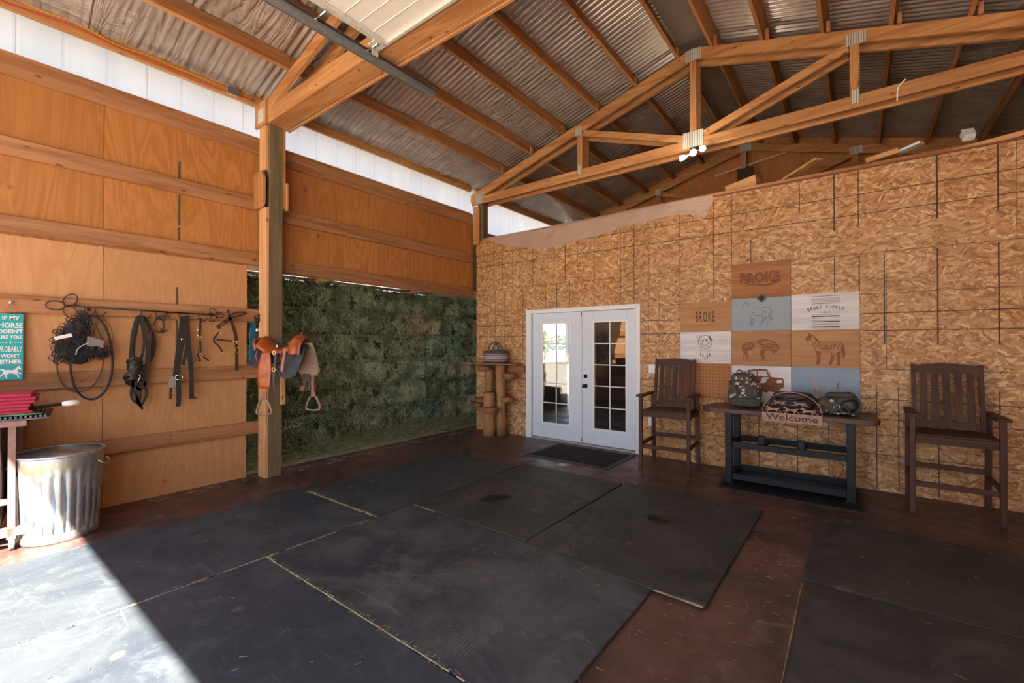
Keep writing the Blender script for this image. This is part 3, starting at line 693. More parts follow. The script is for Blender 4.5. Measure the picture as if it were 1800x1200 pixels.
p1 = thing('timber_post', 'tall greyish square post with a pale board on its front, saddle hung on it', 'post', (-5.55, 2.5, 0))
MB().box(-5.63, -5.47, 2.43, 2.585, 0, 4.30).build('core', 'post', p1, bevel=.004)
MB().box(-5.645, -5.465, 2.388, 2.429, 0, 3.18).build('front_board', 'paleZ', p1, bevel=.005)
MB().box(-5.64, -5.49, 2.388, 2.429, 3.62, 4.15).build('front_board', 'paleZ', p1, bevel=.004)
MB().prism([(-5.70, 3.22), (-5.66, 3.17), (-5.50, 3.17), (-5.46, 3.23), (-5.46, 3.52), (-5.50, 3.60), (-5.68, 3.60), (-5.70, 3.55)], lambda x, z: (x, 2.345, z), lambda x, z: (x, 2.387, z)).build('scab_block', 'firZ', p1, fix=True, bevel=.006)
MB().box(-5.60, -5.47, 2.586, 2.615, 3.2, 4.15).build('rear_board', 'firZ', p1)
MB().box(-5.60, -5.445, 2.616, 2.65, 3.18, 3.52).build('rear_block', 'firZ', p1, bevel=.008)
p2 = thing('timber_post', 'corner post seen above the strand board, under the middle truss', 'post', (-5.52, 6.27, 3.5))
MB().box(-5.58, -5.44, 6.21, 6.345, 3.503, 4.30).build('core', 'post', p2, bevel=.004)
MB().box(-5.64, -5.50, 6.15, 6.195, 3.42, 4.12).build('front_board', 'firZ', p2, bevel=.004)
p3 = thing('timber_post', 'dark short post against the gable, standing on the loft', 'post', (-1.70, 9.6, 3.4))
MB().box(-1.75, -1.66, 9.5, 9.6, 3.40, 5.28).build('upper_stud', 'firZ', p3)
MB().box(-1.80, -1.52, 9.44, 9.498, 4.0, 4.93).build('core', plain('dark_post', (.06, .035, .022), .8), p3)

# ------------------------------------------------------------------ overhead door and tracks
gd = thing('overhead_door', 'open white sectional garage door lying flat up under the roof', 'garage door', (-1.7, .7, 4.15))
secs = [(2.36, 1.83), (1.825, 1.29), (1.285, .75), (.745, .21), (.205, -.33), (-.335, -.87)]
for a, b in secs:
    mb = MB().box(-3.20, -.2, b, a, 4.16, 4.205)
    for k in range(1, 4): mb.box(-3.19, -.21, b+(a-b)*k/4-.004, b+(a-b)*k/4+.004, 4.155, 4.1601)
    mb.build('door_section', 'cream', gd, bevel=.003)
MB().box(-3.22, -3.17, -.9, 2.38, 4.128, 4.158).build('edge_stile', 'galv_plate', gd)
MB().box(-3.22, -.2, 2.36, 2.385, 4.13, 4.21).build('end_stile', 'galv_plate', gd)
MB().box(-3.29, -3.19, 2.26, 2.37, 4.115, 4.127).box(-3.29, -3.28, 2.30, 2.36, 4.06, 4.20).build('roller_bracket', 'galv_plate', gd)
for yy in (2.3, 1.83, 1.29): MB().tube([(-3.37, yy, 4.11), (-3.20, yy, 4.11)], .010).tube([(-3.375, yy, 4.11), (-3.34, yy, 4.11)], .024, 12).build('roller', 'chrome', gd)
rl = thing('door_track', 'long grey steel track of the overhead door, its end beyond the near truss', 'track', (-3.35, 1, 4.1))
MB().box(-3.40, -3.395, -1.3, 3.08, 4.07, 4.14).box(-3.40, -3.33, -1.3, 3.08, 4.065, 4.070).box(-3.335, -3.33, -1.3, 3.08, 4.07, 4.095).box(-3.40, -3.36, -1.3, 3.08, 4.14, 4.145).build('rail', 'track', rl)
MB().box(-3.41, -3.405, -1.3, 3.0, 4.06, 4.15).build('stiffener', 'track', rl)
MB().box(-3.41, -3.37, 2.66, 2.70, 4.15, 4.87).build('hanger', 'galv_plate', rl)

# ------------------------------------------------------------------ electrical bits overhead
def wob(y0, y1, z0, z1, x, amp, sd_, n=40):
    return [(x, y0+(y1-y0)*i/n, z0+(z1-z0)*i/n+amp*noise.noise(Vector((i*.22, sd_, 0)))) for i in range(n+1)]
tag(MB().tube(wob(-.9, 2.36, 4.54, 4.50, XL+.003, .05, 3), .006, 6).build('yellow_cord', 'yellow'), 'yellow cord stapled along the eave board left of the post', 'cord')
tag(MB().tube(wob(-.9, 2.36, 4.50, 4.47, XL+.003, .03, 8), .0055, 6).build('red_cord', 'redcord'), 'red cord running just below the yellow cord along the eave', 'cord')
tag(MB().tube(wob(2.66, 6.1, 4.52, 4.49, XL+.003, .06, 5), .006, 6).build('yellow_cord', 'yellow'), 'yellow cord sagging along the eave right of the post', 'cord')
jb = thing('junction_box', 'grey metal junction box on the eave board left of the post', 'electrical box', (XL, 2.12, 4.5))
MB().box(XL-.004, XL+.035, 2.06, 2.18, 4.45, 4.56).build('box', 'galv_plate', jb, bevel=.006)
MB().box(XL+.0351, XL+.039, 2.055, 2.185, 4.445, 4.565).build('cover', plain('box_cover', (.20, .17, .15), .5, .5), jb, bevel=.002)
fl_ = thing('floodlight', 'lit three-headed floodlight hanging under the middle truss', 'light', (-1.67, 6.1, 4.15))
MB().box(-1.72, -1.62, 6.08, 6.18, 4.11, 4.149).build('mount', 'black', fl_, bevel=.005)
def head(px, py, pz, d, lit):
    d = Vector(d).normalized(); p = Vector((px, py, pz))
    hd_ = MB().tube([Vector((-1.67, 6.12, 4.11)), p-d*.03], .010).tube([p-d*.05, p-d*.02, p+d*.035], .03, 14, rads=[.018, .032, .045]).build('lamp_head', 'white_trim', fl_)
    MB().tube([p+d*.0355, p+d*.040], .033, 14).build('lamp_face', 'lamp' if lit else 'white_trim', hd_)
head(-1.80, 6.05, 4.03, (-.9, -.5, -.3), True)
head(-1.655, 6.00, 4.04, (.2, -1, -.3), True)
head(-1.56, 6.05, 4.08, (.5, -.9, -.15), True)
pl = bpy.data.lights.new('floodlight_glow', 'POINT'); pl.energy = 5; pl.color = (1, .88, .7); pl.shadow_soft_size = .05
plo = bpy.data.objects.new('floodlight_glow', pl); COL.objects.link(plo); plo.parent = fl_; plo.location = (.02, -.22, -.13)

# ------------------------------------------------------------------ floor mats
def mat_(name, x0, x1, y0, y1, m, label, cat='rubber mat', rot=0., grp='black stall mats on the floor', h=.018, z=0.001):
    mb = MB(); nx, ny = 12, 12; cxm, cym = (x0+x1)/2, (y0+y1)/2; w = x1-x0; l = y1-y0
    ring = []
    for i in range(nx): ring.append((x0+w*i/nx, y0))
    for i in range(ny): ring.append((x1, y0+l*i/ny))
    for i in range(nx): ring.append((x1-w*i/nx, y1))
    for i in range(ny): ring.append((x0, y1-l*i/ny))
    r2 = []
    for (x, y) in ring:
        dx, dy = x-cxm, y-cym; x, y = cxm+dx*cos(rot)-dy*sin(rot), cym+dx*sin(rot)+dy*cos(rot)
        r2.append((x+.003*noise.noise(Vector((x*3, y*3, 1))), y+.003*noise.noise(Vector((x*3, y*3, 7)))))
    mb.prism(r2, lambda x, y: (x, y, z), lambda x, y: (x, y, z+h))
    o = mb.build(name, m, bevel=.002); tag(o, label, cat, grp); return o
mat_('rubber_mat', -4.72, -3.42, -.62, 2.425, 'mat1', 'blue-black stall mat nearest the trash can, half in the sunlight')
mat_('rubber_mat', -4.655, -3.42, 2.455, 4.60, 'mat1', 'blue-black stall mat in front of the hay opening, right of the post', rot=.012)
mat_('rubber_mat', -3.40, -1.43, -.42, 1.495, 'mat1', 'stall mat at the bottom left corner of the floor, sunlit on its left')
mat_('rubber_mat', -3.40, -1.03, 1.515, 2.845, 'mat3', 'large scuffed stall mat in the middle of the floor', rot=-.004)
mat_('rubber_mat', -3.40, -2.065, 2.865, 4.70, 'mat2', 'stall mat with the long dark hay smear, toward the double doors', h=.024)
mat_('rubber_mat', -2.05, -.705, 2.80, 4.74, 'mat2', 'stall mat with a round dark spot, its corner jutting over the red floor', rot=-.008, h=.022)
mat_('rubber_mat', -.285, 1.75, 3.515, 4.855, 'mat2', 'stall mat in front of the right-hand tall chair', rot=-.012)
mat_('rubber_mat', -.265, 1.75, 1.9, 3.50, 'mat2', 'stall mat at the lower right, nearest the camera')
dm = thing('door_mat', 'black carpet doormat with a rubber border before the white double doors', 'doormat', (-3.1, 5.6, 0))
MB().box(-3.75, -2.46, 5.15, 6.06, .001, .008).build('border', 'edge_mat', dm, bevel=.002)
MB().box(-3.68, -2.53, 5.22, 6.0, .0081, .013).build('pile', 'door_mat', dm, bevel=.002)
um = thing('rubber_mat', 'ribbed black rubber mat under the steel-legged table', 'rubber mat', (-.6, 5.5, 0))
MB().box(-1.235, .055, 5.275, 5.98, .001, .006).build('base', 'edge_mat', um)
for k in range(60):
    x = -1.21+k*.0208
    if x < .03: MB().box(x, x+.011, 5.30, 5.96, .0061, .0095).build('rib', 'blacksteel', um)
# straw filling the joints, and loose bits
def straw_mesh(n, place, ln, w, z=.02, flat=True):
    mb = MB()
    for _ in range(n):
        x, y, zz = place(); a = R.uniform(0, 2*pi); l = R.uniform(*ln)/2; dz = 0 if flat else R.uniform(-.4, .4)*l
        dx, dy = cos(a)*l, sin(a)*l; nx, ny = -sin(a)*w/2, cos(a)*w/2
        mb.add([(x-dx-nx, y-dy-ny, zz-dz), (x+dx-nx, y+dy-ny, zz+dz), (x+dx, y+dy, zz+dz+w*.7), (x-dx, y-dy, zz-dz+w*.7), (x+dx+nx, y+dy+ny, zz+dz), (x-dx+nx, y-dy+ny, zz-dz)], [(0, 1, 2, 3), (3, 2, 4, 5)])
    return mb
mb = MB()
def seam(p, q, w, fill=1.):
    p = Vector(p); q = Vector(q); L = (q-p).length; n = max(2, int(L/.05)); d = (q-p)/n; nn = Vector((-d.y, d.x)).normalized()
    for i in range(n):
        if R.random() > fill: continue
        a = p+d*i; b = p+d*(i+1); w1 = w*R.uniform(.5, 1.2)/2; w2 = w*R.uniform(.5, 1.2)/2
        mb.add([(a.x-nn.x*w1, a.y-nn.y*w1, .017), (b.x-nn.x*w2, b.y-nn.y*w2, .017), (b.x, b.y, .021), (a.x, a.y, .021), (b.x+nn.x*w2, b.y+nn.y*w2, .017), (a.x+nn.x*w1, a.y+nn.y*w1, .017)], [(0, 1, 2, 3), (3, 2, 4, 5)])
seam((-4.55, 2.44), (-3.41, 2.45), .016, .98); seam((-3.41, .2), (-3.41, 2.0), .010, .85); seam((-3.41, 2.0), (-3.41, 2.44), .006, .4)
seam((-3.40, 1.505), (-1.43, 1.505), .010, .95); seam((-1.02, 2.79), (-.72, 2.785), .03, 1.); seam((-.275, 1.9), (-.285, 3.45), .007, 1.)
seam((-3.39, 2.86), (-3.1, 2.857), .008, .5)
a = straw_mesh(150, lambda: (-3.41+R.gauss(0, .012), R.uniform(-.3, 2.4), .024), (.008, .022), .002)
mb.add(a.v, a.f); a = straw_mesh(240, lambda: (R.uniform(-3.4, -1.43), 1.505+R.gauss(0, .012), .024), (.008, .022), .002); mb.add(a.v, a.f)
a = straw_mesh(200, lambda: (R.uniform(-4.6, -3.41), 2.445+R.gauss(0, .012), .024), (.008, .025), .002); mb.add(a.v, a.f)
tag(mb.build('joint_straw', 'straw'), 'chaff packed in the joints between the stall mats', 'straw', kind='stuff')
mb = straw_mesh(260, lambda: (R.uniform(-4.6, 1.6), R.uniform(.2, 4.8), .0265), (.008, .045), .0018)
a = straw_mesh(150, lambda: (R.uniform(-5.6, 1.4), R.uniform(4.6, 6.1), .002), (.008, .05), .002); mb.add(a.v, a.f)
a = straw_mesh(400, lambda: (-5.68+abs(R.gauss(0, .10)), R.uniform(.9, 6.1),   .002), (.01, .06), .0025); mb.add(a.v, a.f)
a = straw_mesh(160, lambda: (R.uniform(-1.1, -.3), R.uniform(2.0, 4.8), .002), (.008, .03), .0016); mb.add(a.v, a.f)
tag(mb.build('scattered_straw', 'straw'), 'pale bits of straw strewn over the floor and mats', 'straw', kind='stuff')
def litter(cx, cy, rx, ry, ang, n, label):
    def pl_():
        a = R.uniform(0, 2*pi); r = math.sqrt(R.random()); x, y = rx*r*cos(a), ry*r*sin(a)*(1.2-.8*(.5+.5*cos(a)))
        return (cx+x*cos(ang)-y*sin(ang), cy+x*sin(ang)+y*cos(ang), .027+R.uniform(0, .012))
    m1 = straw_mesh(n, pl_, (.01, .04), .007, flat=False)
    tag(m1.build('hay_litter', 'litter'), label, 'litter', kind='stuff')
litter(-2.87, 3.46, .15, .06, .9, 900, 'dark wet hay litter smeared on the mat before the doors')
litter(-1.38, 3.93, .10, .045, .2, 500, 'small dark spot of litter on the mat toward the table')

def tyre(path, label):
    mb = MB(); pts = smooth_path([(x, y, .0) for x, y in path], 14)
    for lane in (-.075, -.055, -.035, -.012, .012, .035, .055, .075):
        for i in range(len(pts)-1):
            if R.random() < .06: continue
            d = (pts[i+1]-pts[i]); nn = Vector((-d.y, d.x, 0)).normalized(); a = pts[i]+nn*lane; b = pts[i]+d*.93+nn*(lane+.004); w = nn*R.uniform(.0015, .0035)
            z = .0198 if a.y < 2.86 else .0262
            mb.add([(a.x-w.x, a.y-w.y, z), (b.x-w.x, b.y-w.y, z), (b.x+w.x, b.y+w.y, z), (a.x+w.x, a.y+w.y, z)], [(0, 1, 2, 3)])
    tag(mb.build('tyre_marks', plain('tread_dust', (.11, .115, .125), .9)), label, 'tyre marks', kind='stuff')
tyre([(-1.93, 4.0), (-1.78, 3.5), (-1.72, 3.05), (-1.74, 2.75), (-1.84, 2.45), (-2.02, 2.2), (-2.3, 1.95), (-2.6, 1.75)], 'dusty tread marks curving left over the middle mat')
tyre([(-1.72, 3.05), (-1.70, 2.6), (-1.66, 2.2), (-1.62, 1.8), (-1.60, 1.55)], 'dusty tread marks running straight toward the camera')
# ------------------------------------------------------------------ hay
def bale_mesh(seed, strand=3000):
    rr = random.Random(seed); L, D, Hh = .95, .47, .405; mb = MB()
    bm = bmesh.new(); bmesh.ops.create_cube(bm, size=1.); bmesh.ops.subdivide_edges(bm, edges=bm.edges, cuts=9, use_grid_fill=True)
    bm.verts.ensure_lookup_table()
    for v in bm.verts:
        p = Vector((v.co.x*D, v.co.y*L, v.co.z*Hh))
        fl2 = .045*(abs(sin(p.y*21+seed)))**3
        q = Vector((p.x+seed*3, p.y, p.z))
        k = 1-.03*((abs(v.co.y)*2)**6+(abs(v.co.z)*2)**6)
        n1 = noise.noise(q*7)*.03+noise.noise(q*23)*.016
        nrm = Vector((v.co.x if abs(v.co.x) > .49 else 0, v.co.y*.4 if abs(v.co.y) > .49 else 0, v.co.z*.6 if abs(v.co.z) > .49 else 0))*2
        v.co = Vector((p.x*k, p.y*k, p.z*k))+nrm*(n1*1.5-fl2*.6)
    mb.add([v.co.copy() for v in bm.verts], [tuple(w.index for w in f.verts) for f in bm.faces], True); bm.free(); nbody = len(mb.f)
    for _ in range(strand):
        s_ = rr.random()
        if s_ < .66: x, y, z = D/2+.0, rr.uniform(-L/2+.02, L/2-.02), rr.uniform(-Hh/2+.04, Hh/2-.02)
        elif s_ < .80: x, y, z = rr.uniform(-D/2, D/2), rr.uniform(-L/2, L/2), Hh/2
        elif s_ < .9: x, y, z = rr.uniform(-D/2, D/2), -L/2, rr.uniform(-Hh/2, Hh/2)
        else: x, y, z = rr.uniform(0, D/2), rr.choice((-L/2, L/2)), rr.uniform(-Hh/2, Hh/2)
        d = Vector((rr.uniform(.0, .35), rr.uniform(-.7, .7), rr.choice((-1, 1))*rr.uniform(.3, 1))).normalized(); l = rr.uniform(.03, .12); w = .0028
        p = Vector((x-.012, y, z)); m_ = p+d*l*.5+Vector((.012, 0, 0)); e = p+d*l+Vector((0, 0, -.012))
        s2 = d.orthogonal().normalized()*w
        mb.add([p-s2, p+s2, m_+s2, m_-s2, e], [(0, 1, 2, 3), (3, 2, 4)])
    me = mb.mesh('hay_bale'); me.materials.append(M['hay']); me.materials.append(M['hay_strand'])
    me.polygons.foreach_set('material_index', [0]*nbody+[1]*(len(mb.f)-nbody)); return me
BM = [bale_mesh(s_) for s_ in (1, 2, 3, 4)]
GREENS = [(.12, .17, .085, 1), (.08, .12, .065, 1), (.17, .23, .13, 1), (.13, .15, .07, 1), (.08, .18, .12, 1), (.24, .31, .22, 1)]
BROWN = (.42, .29, .15, 1)
rows = ['bottom row', 'second row up', 'third row up', 'fourth row up', 'fifth row up', 'top row']
cols_ = {0: ['leftmost', 'second from the left', 'middle one', 'second from the right', 'rightmost', ''], 1: ['leftmost', 'second from the left', 'third from the left', 'third from the right', 'second from the right', 'rightmost']}
brown_at = {(0, 4), (2, 4), (4, 5), (4, 3)}
def hay_bale(me, loc, rot, col, label):
    o = bpy.data.objects.new('hay_bale', me); COL.objects.link(o); o.location = loc; o.rotation_euler = rot; o.color = col
    tag(o, label, 'hay bale', 'hay bales stacked in the bay beyond the left wall'); return o
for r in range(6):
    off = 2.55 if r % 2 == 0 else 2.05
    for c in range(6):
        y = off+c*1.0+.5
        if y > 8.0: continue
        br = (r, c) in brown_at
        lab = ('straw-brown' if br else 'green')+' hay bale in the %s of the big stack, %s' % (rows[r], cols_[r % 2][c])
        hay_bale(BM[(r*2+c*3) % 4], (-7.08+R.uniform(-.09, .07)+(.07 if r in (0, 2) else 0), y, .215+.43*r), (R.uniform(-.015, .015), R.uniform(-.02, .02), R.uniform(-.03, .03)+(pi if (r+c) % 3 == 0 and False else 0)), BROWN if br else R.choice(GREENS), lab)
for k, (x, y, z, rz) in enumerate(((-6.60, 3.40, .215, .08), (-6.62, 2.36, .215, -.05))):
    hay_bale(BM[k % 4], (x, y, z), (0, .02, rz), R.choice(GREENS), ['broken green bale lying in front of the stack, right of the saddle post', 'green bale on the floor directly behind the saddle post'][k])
def lp():
    y = R.uniform(1.9, 7.4); x = -6.0-abs(R.gauss(0, .35)) if R.random() < .6 else R.uniform(-6.85, -5.84)
    x = max(x, -6.85); h = max(0, .10*(-(x+5.9))); return (x, y, .01+R.uniform(0, h))
mb = straw_mesh(9000, lp, (.04, .14), .004, flat=False)
for yc, xc in ((3.0, -6.35), (4.3, -6.5), (5.1, -6.3), (5.9, -6.4), (3.6, -6.3)):
    a = straw_mesh(900, lambda: (xc+R.gauss(0, .14), yc+R.gauss(0, .28), abs(R.gauss(.04, .06))), (.05, .15), .004, flat=False); mb.add(a.v, a.f)
for _ in range(150):
    yc, zc = R.uniform(2.3, 7.6), R.choice((.43, .86, 1.29, 1.72, 2.15, 2.5))+R.gauss(0, .04); sp_ = R.uniform(.04, .14)
    for _ in range(34):
        y = yc+R.gauss(0, sp_); z = zc+R.uniform(-.02, .05); x = -6.84+R.uniform(-.03, .03); l = R.uniform(.05, .17); w = .0022
        dy = R.uniform(-.5, .5)*l; dx = R.uniform(.0, .05)
        mb.add([(x, y-w, z), (x, y+w, z), (x+dx, y+dy*.6+w, z-l*.5), (x+dx, y+dy*.6-w, z-l*.5), (x+dx*.7, y+dy, z-l)], [(0, 1, 2, 3), (3, 2, 4)])
tag(mb.build('loose_hay', 'loose'), 'green loose hay heaped along the foot of the bale stack', 'hay', kind='stuff')
ro = thing('coiled_rope', 'bright blue rope hanging behind the girts left of the post', 'rope', (-5.86, 2.33, 1.9))
for k in range(5):
    y0 = 2.375+k*.013; MB().tube(smooth_path([(-5.80-k*.005, y0+.01, 1.90), (-5.81, y0-.01, 1.7), (-5.80, y0-.02, 1.5), (-5.80, y0-.015-.01*k, 1.34)], 5), .006, 6).build('strand', 'bluerope', ro)
MB().blob((-5.775, 2.43, 1.74), (.016, .018, .022)).build('float', 'paper', ro)

# ------------------------------------------------------------------ left wall: sign, rack and tack
sg = thing('hanging_sign', 'teal wooden sign with white words and a running horse, hung on a nail', 'sign', (-5.66, .36, 1.25))
sb_ = MB().box(-5.677, -5.662, .343, .490, 1.262, 1.825).build('board', 'teal', sg, bevel=.002)
def yz(y0, z0, s_=1.): return lambda a, b, c: (-5.661+c, y0+a*s_, z0+b*s_)
yc = .4165
for txt, z, size, bold, W_ in (('IF MY', 1.772, .045, .0012, .098), ('HORSE', 1.705, .060, .0016, .136), ("DOESN'T", 1.660, .042, .0012, .134), ('LIKE YOU,', 1.612, .042, .001, .136), ('- - -  I  - - -', 1.572, .032, .0008, .128), ('PROBABLY', 1.503, .064, .0002, .130), ("WON'T", 1.453, .044, .0012, .108), ('EITHER', 1.402, .046, .0014, .128)):
    text_mb(txt, size, yz(yc, z), .0007, bold, fit=W_).build('lettering', 'white', sb_)
RUN = [(0,.70),(.03,.76),(.09,.86),(.13,.99),(.16,.92),(.24,.82),(.33,.68),(.45,.63),(.60,.67),(.70,.65),(.78,.72),(.88,.75),(.99,.66),(.90,.67),(.83,.62),(.80,.50),(.86,.36),(.97,.22),(1,.10),(.95,.10),(.91,.2),(.78,.34),(.71,.38),(.75,.2),(.68,.04),(.60,.0),(.62,.07),(.68,.19),(.62,.36),(.55,.41),(.38,.38),(.30,.34),(.20,.22),(.18,.04),(.11,.0),(.13,.10),(.14,.24),(.22,.38),(.18,.42),(.10,.32),(-.01,.34),(.01,.40),(.08,.40),(.19,.51),(.2,.6),(.14,.72),(.06,.66)]
MB().prism([(yc+.066-a*.130, 1.276+b*.110) for a, b in RUN], lambda y, z: (-5.6619, y, z), lambda y, z: (-5.6600, y, z)).build('horse_print', 'white', sb_, fix=True)
MB().tube([(-5.668, .375, 1.825), (-5.665, .4165, 1.915)], .0015, 5).tube([(-5.668, .458, 1.825), (-5.665, .4165, 1.915)], .0015, 5).build('hanging_wire', 'stirrup', sg)
MB().tube([(-5.685, .4165, 1.916), (-5.655, .4165, 1.918)], .006, 8).blob((-5.653, .4165, 1.918), (.005, .012, .012)).build('nail', 'chrome', sg)

HX = -5.655
rk = thing('hook_rack', 'black wrought-iron hook rail with looped clover ends on the plywood wall', 'hook rack', (HX, 1.3, 1.9))
MB().tube([(HX, .80, 1.913), (HX, 1.90, 1.892)], .0065, 8).build('bar', 'black', rk)
def clover(cy, cz, d, s_):
    mb = MB()
    for ang in (0, 2*pi/3*1.0, -2*pi/3*1.0):
        pts = []
        for i in range(17):
            t = i/16*2*pi; r = s_*(.5-.5*cos(t)); w = s_*.33*sin(t)
            a = ang if d > 0 else pi-ang
            pts.append((HX, cy+r*cos(a)-w*sin(a), cz+r*sin(a)+w*cos(a)))
        mb.tube(pts, .0045, 6)
    return mb
clover(.745, 1.912, -1, .125).build('clover_loop', 'black', rk); clover(1.935, 1.892, 1, .085).build('clover_loop', 'black', rk)
MB().tube(smooth_path([(HX, .745, 1.912), (HX, .79, 1.925), (HX, .86, 1.912)], 4), .005, 6).tube(smooth_path([(HX, 1.93, 1.892), (HX, 1.89, 1.905), (HX, 1.83, 1.893)], 4), .005, 6).build('scroll', 'black', rk)
for yh in (.87, .945, 1.285, 1.40, 1.60, 1.775):
    zt = 1.912-(yh-.8)*.019
    MB().tube(smooth_path([(HX+.002, yh, zt+.008), (HX+.004, yh, zt-.03), (HX+.012, yh+.008, zt-.062), (HX+.028, yh+.03, zt-.078), (HX+.04, yh+.055, zt-.062), (HX+.044, yh+.066, zt-.035)], 4), .0045, 6).build('hook', 'black', rk)
for yh in (.90, 1.5): MB().box(HX-.022, HX-.006, yh-.01, yh+.01, 1.88, 1.905).build('wall_clip', 'black', rk)

def loop_path(cy, ztop, zbot, w, x, n=28, skew=0.):
    cz = (ztop+zbot)/2; h = (ztop-zbot)/2
    return [(x+.006*sin(3*t), cy+w*sin(t)*(1-.12*cos(t))+skew*(cos(t)-1)*.5, cz+h*cos(t)) for t in [2*pi*i/n for i in range(n)]]
hn = thing('hay_net', 'bunched black knotted hay net hanging at the left end of the hook rail', 'hay net', (-5.6, .85, 1.6))
def net_pt():
    while True:
        y, z = R.uniform(.66, 1.03), R.uniform(1.36, 1.86)
        top = 1.86-abs(y-.84)*1.0
        if z > top: continue
        if y > .90 and 1.56 < z: continue
        if z < 1.36+.35*max(0, .70-y)*4: continue
        if z < 1.40+.25*max(0, y-.85): continue
        return y, z
for q in range(6):
    mb = MB()
    for _ in range(42):
        y, z = net_pt(); a, b = R.uniform(.010, .03), R.uniform(.010, .03); th = R.uniform(0, pi); x = R.uniform(-5.655, -5.56); tl = R.uniform(-1, 1)
        mb.tube([(x+.012*tl*sin(t), y+a*cos(t)*cos(th)-b*sin(t)*sin(th), z+a*cos(t)*sin(th)+b*sin(t)*cos(th)) for t in [2*pi*i/9 for i in range(9)]], .0032, 4, closed=True)
    mb.build('knotted_mesh', 'nylonblk', hn, kind='stuff')
mb = MB()
for (y, z, a, b) in ((.80, 1.66, .08, .10), (.76, 1.52, .07, .09), (.90, 1.49, .09, .05), (.84, 1.76, .045, .06), (.82, 1.43, .07, .04)): mb.blob((-5.625, y, z), (.028, a, b), 2.2, jit=.5, seed=y*9)
mb.build('bunched_core', 'nylonblk', hn)
MB().box(-5.57, -5.562, .88, .925, 1.54, 1.60).build('clip', plain('grey_clip', (.09, .095, .095), .5), hn)
MB().beam((-5.56, .665, 1.615), (-5.56, .775, 1.65), .003, .03).build('paper_tag', 'paper', hn)
MB().prism([(.875, 1.64), (.99, 1.60), (.985, 1.53), (.93, 1.55), (.87, 1.555)], lambda y, z: (-5.553, y, z), lambda y, z: (-5.550, y, z)).build('clear_packet', 'plasticbag', hn, fix=True)
MB().strap(smooth_path([(-5.548, .89, 1.585), (-5.545, .85, 1.56), (-5.545, .81, 1.52), (-5.545, .80, 1.47)], 4), .008).build('frayed_cord', 'greycloth', hn)
la = thing('stock_rope', 'thick black rope coil hanging below the hay net', 'rope', (-5.63, .9, 1.5))
MB().tube(loop_path(.92, 1.83, 1.055, .145, -5.625, 36), .0095, 8, closed=True).build('coil', 'nylonblk', la)
MB().tube(loop_path(.93, 1.81, 1.10, .130, -5.615, 36), .0085, 8, closed=True).build('coil', 'nylonblk', la) if False else None
lb = thing('lead_cord', 'thin dark grey cord loop hanging left of the thick rope coil', 'rope', (-5.64, .85, 1.4))
MB().tube(loop_path(.865, 1.80, 1.13, .155, -5.64, 36, .03), .0055, 6, closed=True).build('loop', plain('dark_cord', (.06, .05, .04), .8), lb)
MB().tube(loop_path(1.0, 1.80, 1.46, .07, -5.645, 24), .002, 5, closed=True).tube(loop_path(.985, 1.82, 1.5, .055, -5.645, 24), .002, 5, closed=True).build('wire_coil', 'black', lb)
# reins bundle
rb = thing('leather_reins', 'thick bundle of black leather reins knotted halfway, on the third hook', 'reins', (-5.62, 1.28, 1.4))
for (cy, zt, zb, w, x) in ((1.265, 1.85, 1.12, .075, -5.60), (1.275, 1.845, 1.22, .055, -5.615), (1.29, 1.85, 1.30, .08, -5.63), (1.25, 1.84, 1.40, .05, -5.605), (1.30, 1.84, 1.35, .095, -5.64)):
    pts = [(x, cy+w*sin(t)*(1-.45*max(0, cos(t))), (zt+zb)/2+(zt-zb)/2*cos(t)) for t in [2*pi*i/26 for i in range(27)]]
    MB().strap(pts, .022, .005).build('rein', 'leatherblk', rb)
for (pts) in ([(1.24, 1.42), (1.20, 1.30), (1.22, 1.12), (1.25, .99)], [(1.25, 1.25), (1.27, 1.10), (1.265, .98), (1.29, .925)], [(1.27, 1.26), (1.31, 1.15), (1.32, 1.06), (1.27, .95)], [(1.22, 1.25), (1.20, 1.08), (1.23, 1.0), (1.28, .975)], [(1.26, 1.3), (1.245, 1.1), (1.26, .96)]):
    MB().strap(smooth_path([(-5.60, a, b) for a, b in pts], 5), .022, .005).build('rein', 'leatherblk', rb)
mb = MB()
for k in range(7):
    c = Vector((-5.585+R.uniform(-.015, .015), 1.215+R.uniform(-.02, .02), 1.40-k*.032)); a = R.uniform(-.5, .5)
    mb.strap([(c.x+.028*sin(t), c.y+.05*cos(t), c.z+.035*sin(t+a)) for t in [2*pi*i/14 for i in range(15)]], .026, .006)
mb.blob((-5.595, 1.215, 1.33), (.035, .045, .12), jit=.4).build('knot', 'leatherblk', rb)
MB().tube(smooth_path([(-5.57, 1.25, 1.27), (-5.565, 1.262, 1.25), (-5.57, 1.25, 1.22), (-5.57, 1.245, 1.19)], 3), .005, 6).build('snap_hook', 'brass', rb)
# halter piece on hook
hl_ = thing('rope_halter', 'small dark buckled strap tangle on the fourth hook', 'halter', (-5.62, 1.42, 1.75))
for pts in ([(1.40, 1.84), (1.38, 1.77), (1.345, 1.72), (1.40, 1.70)], [(1.42, 1.85), (1.45, 1.80), (1.46, 1.74), (1.45, 1.70)], [(1.40, 1.70), (1.44, 1.69), (1.49, 1.71)], [(1.35, 1.72), (1.35, 1.60), (1.33, 1.52)], [(1.43, 1.73), (1.455, 1.68)], [(1.40, 1.84), (1.45, 1.86), (1.51, 1.85)], [(1.40, 1.83), (1.46, 1.81), (1.47, 1.85)]):
    MB().strap(smooth_path([(-5.61, a, b) for a, b in pts], 4), .016, .006).build('strap', 'leatherbrn', hl_)
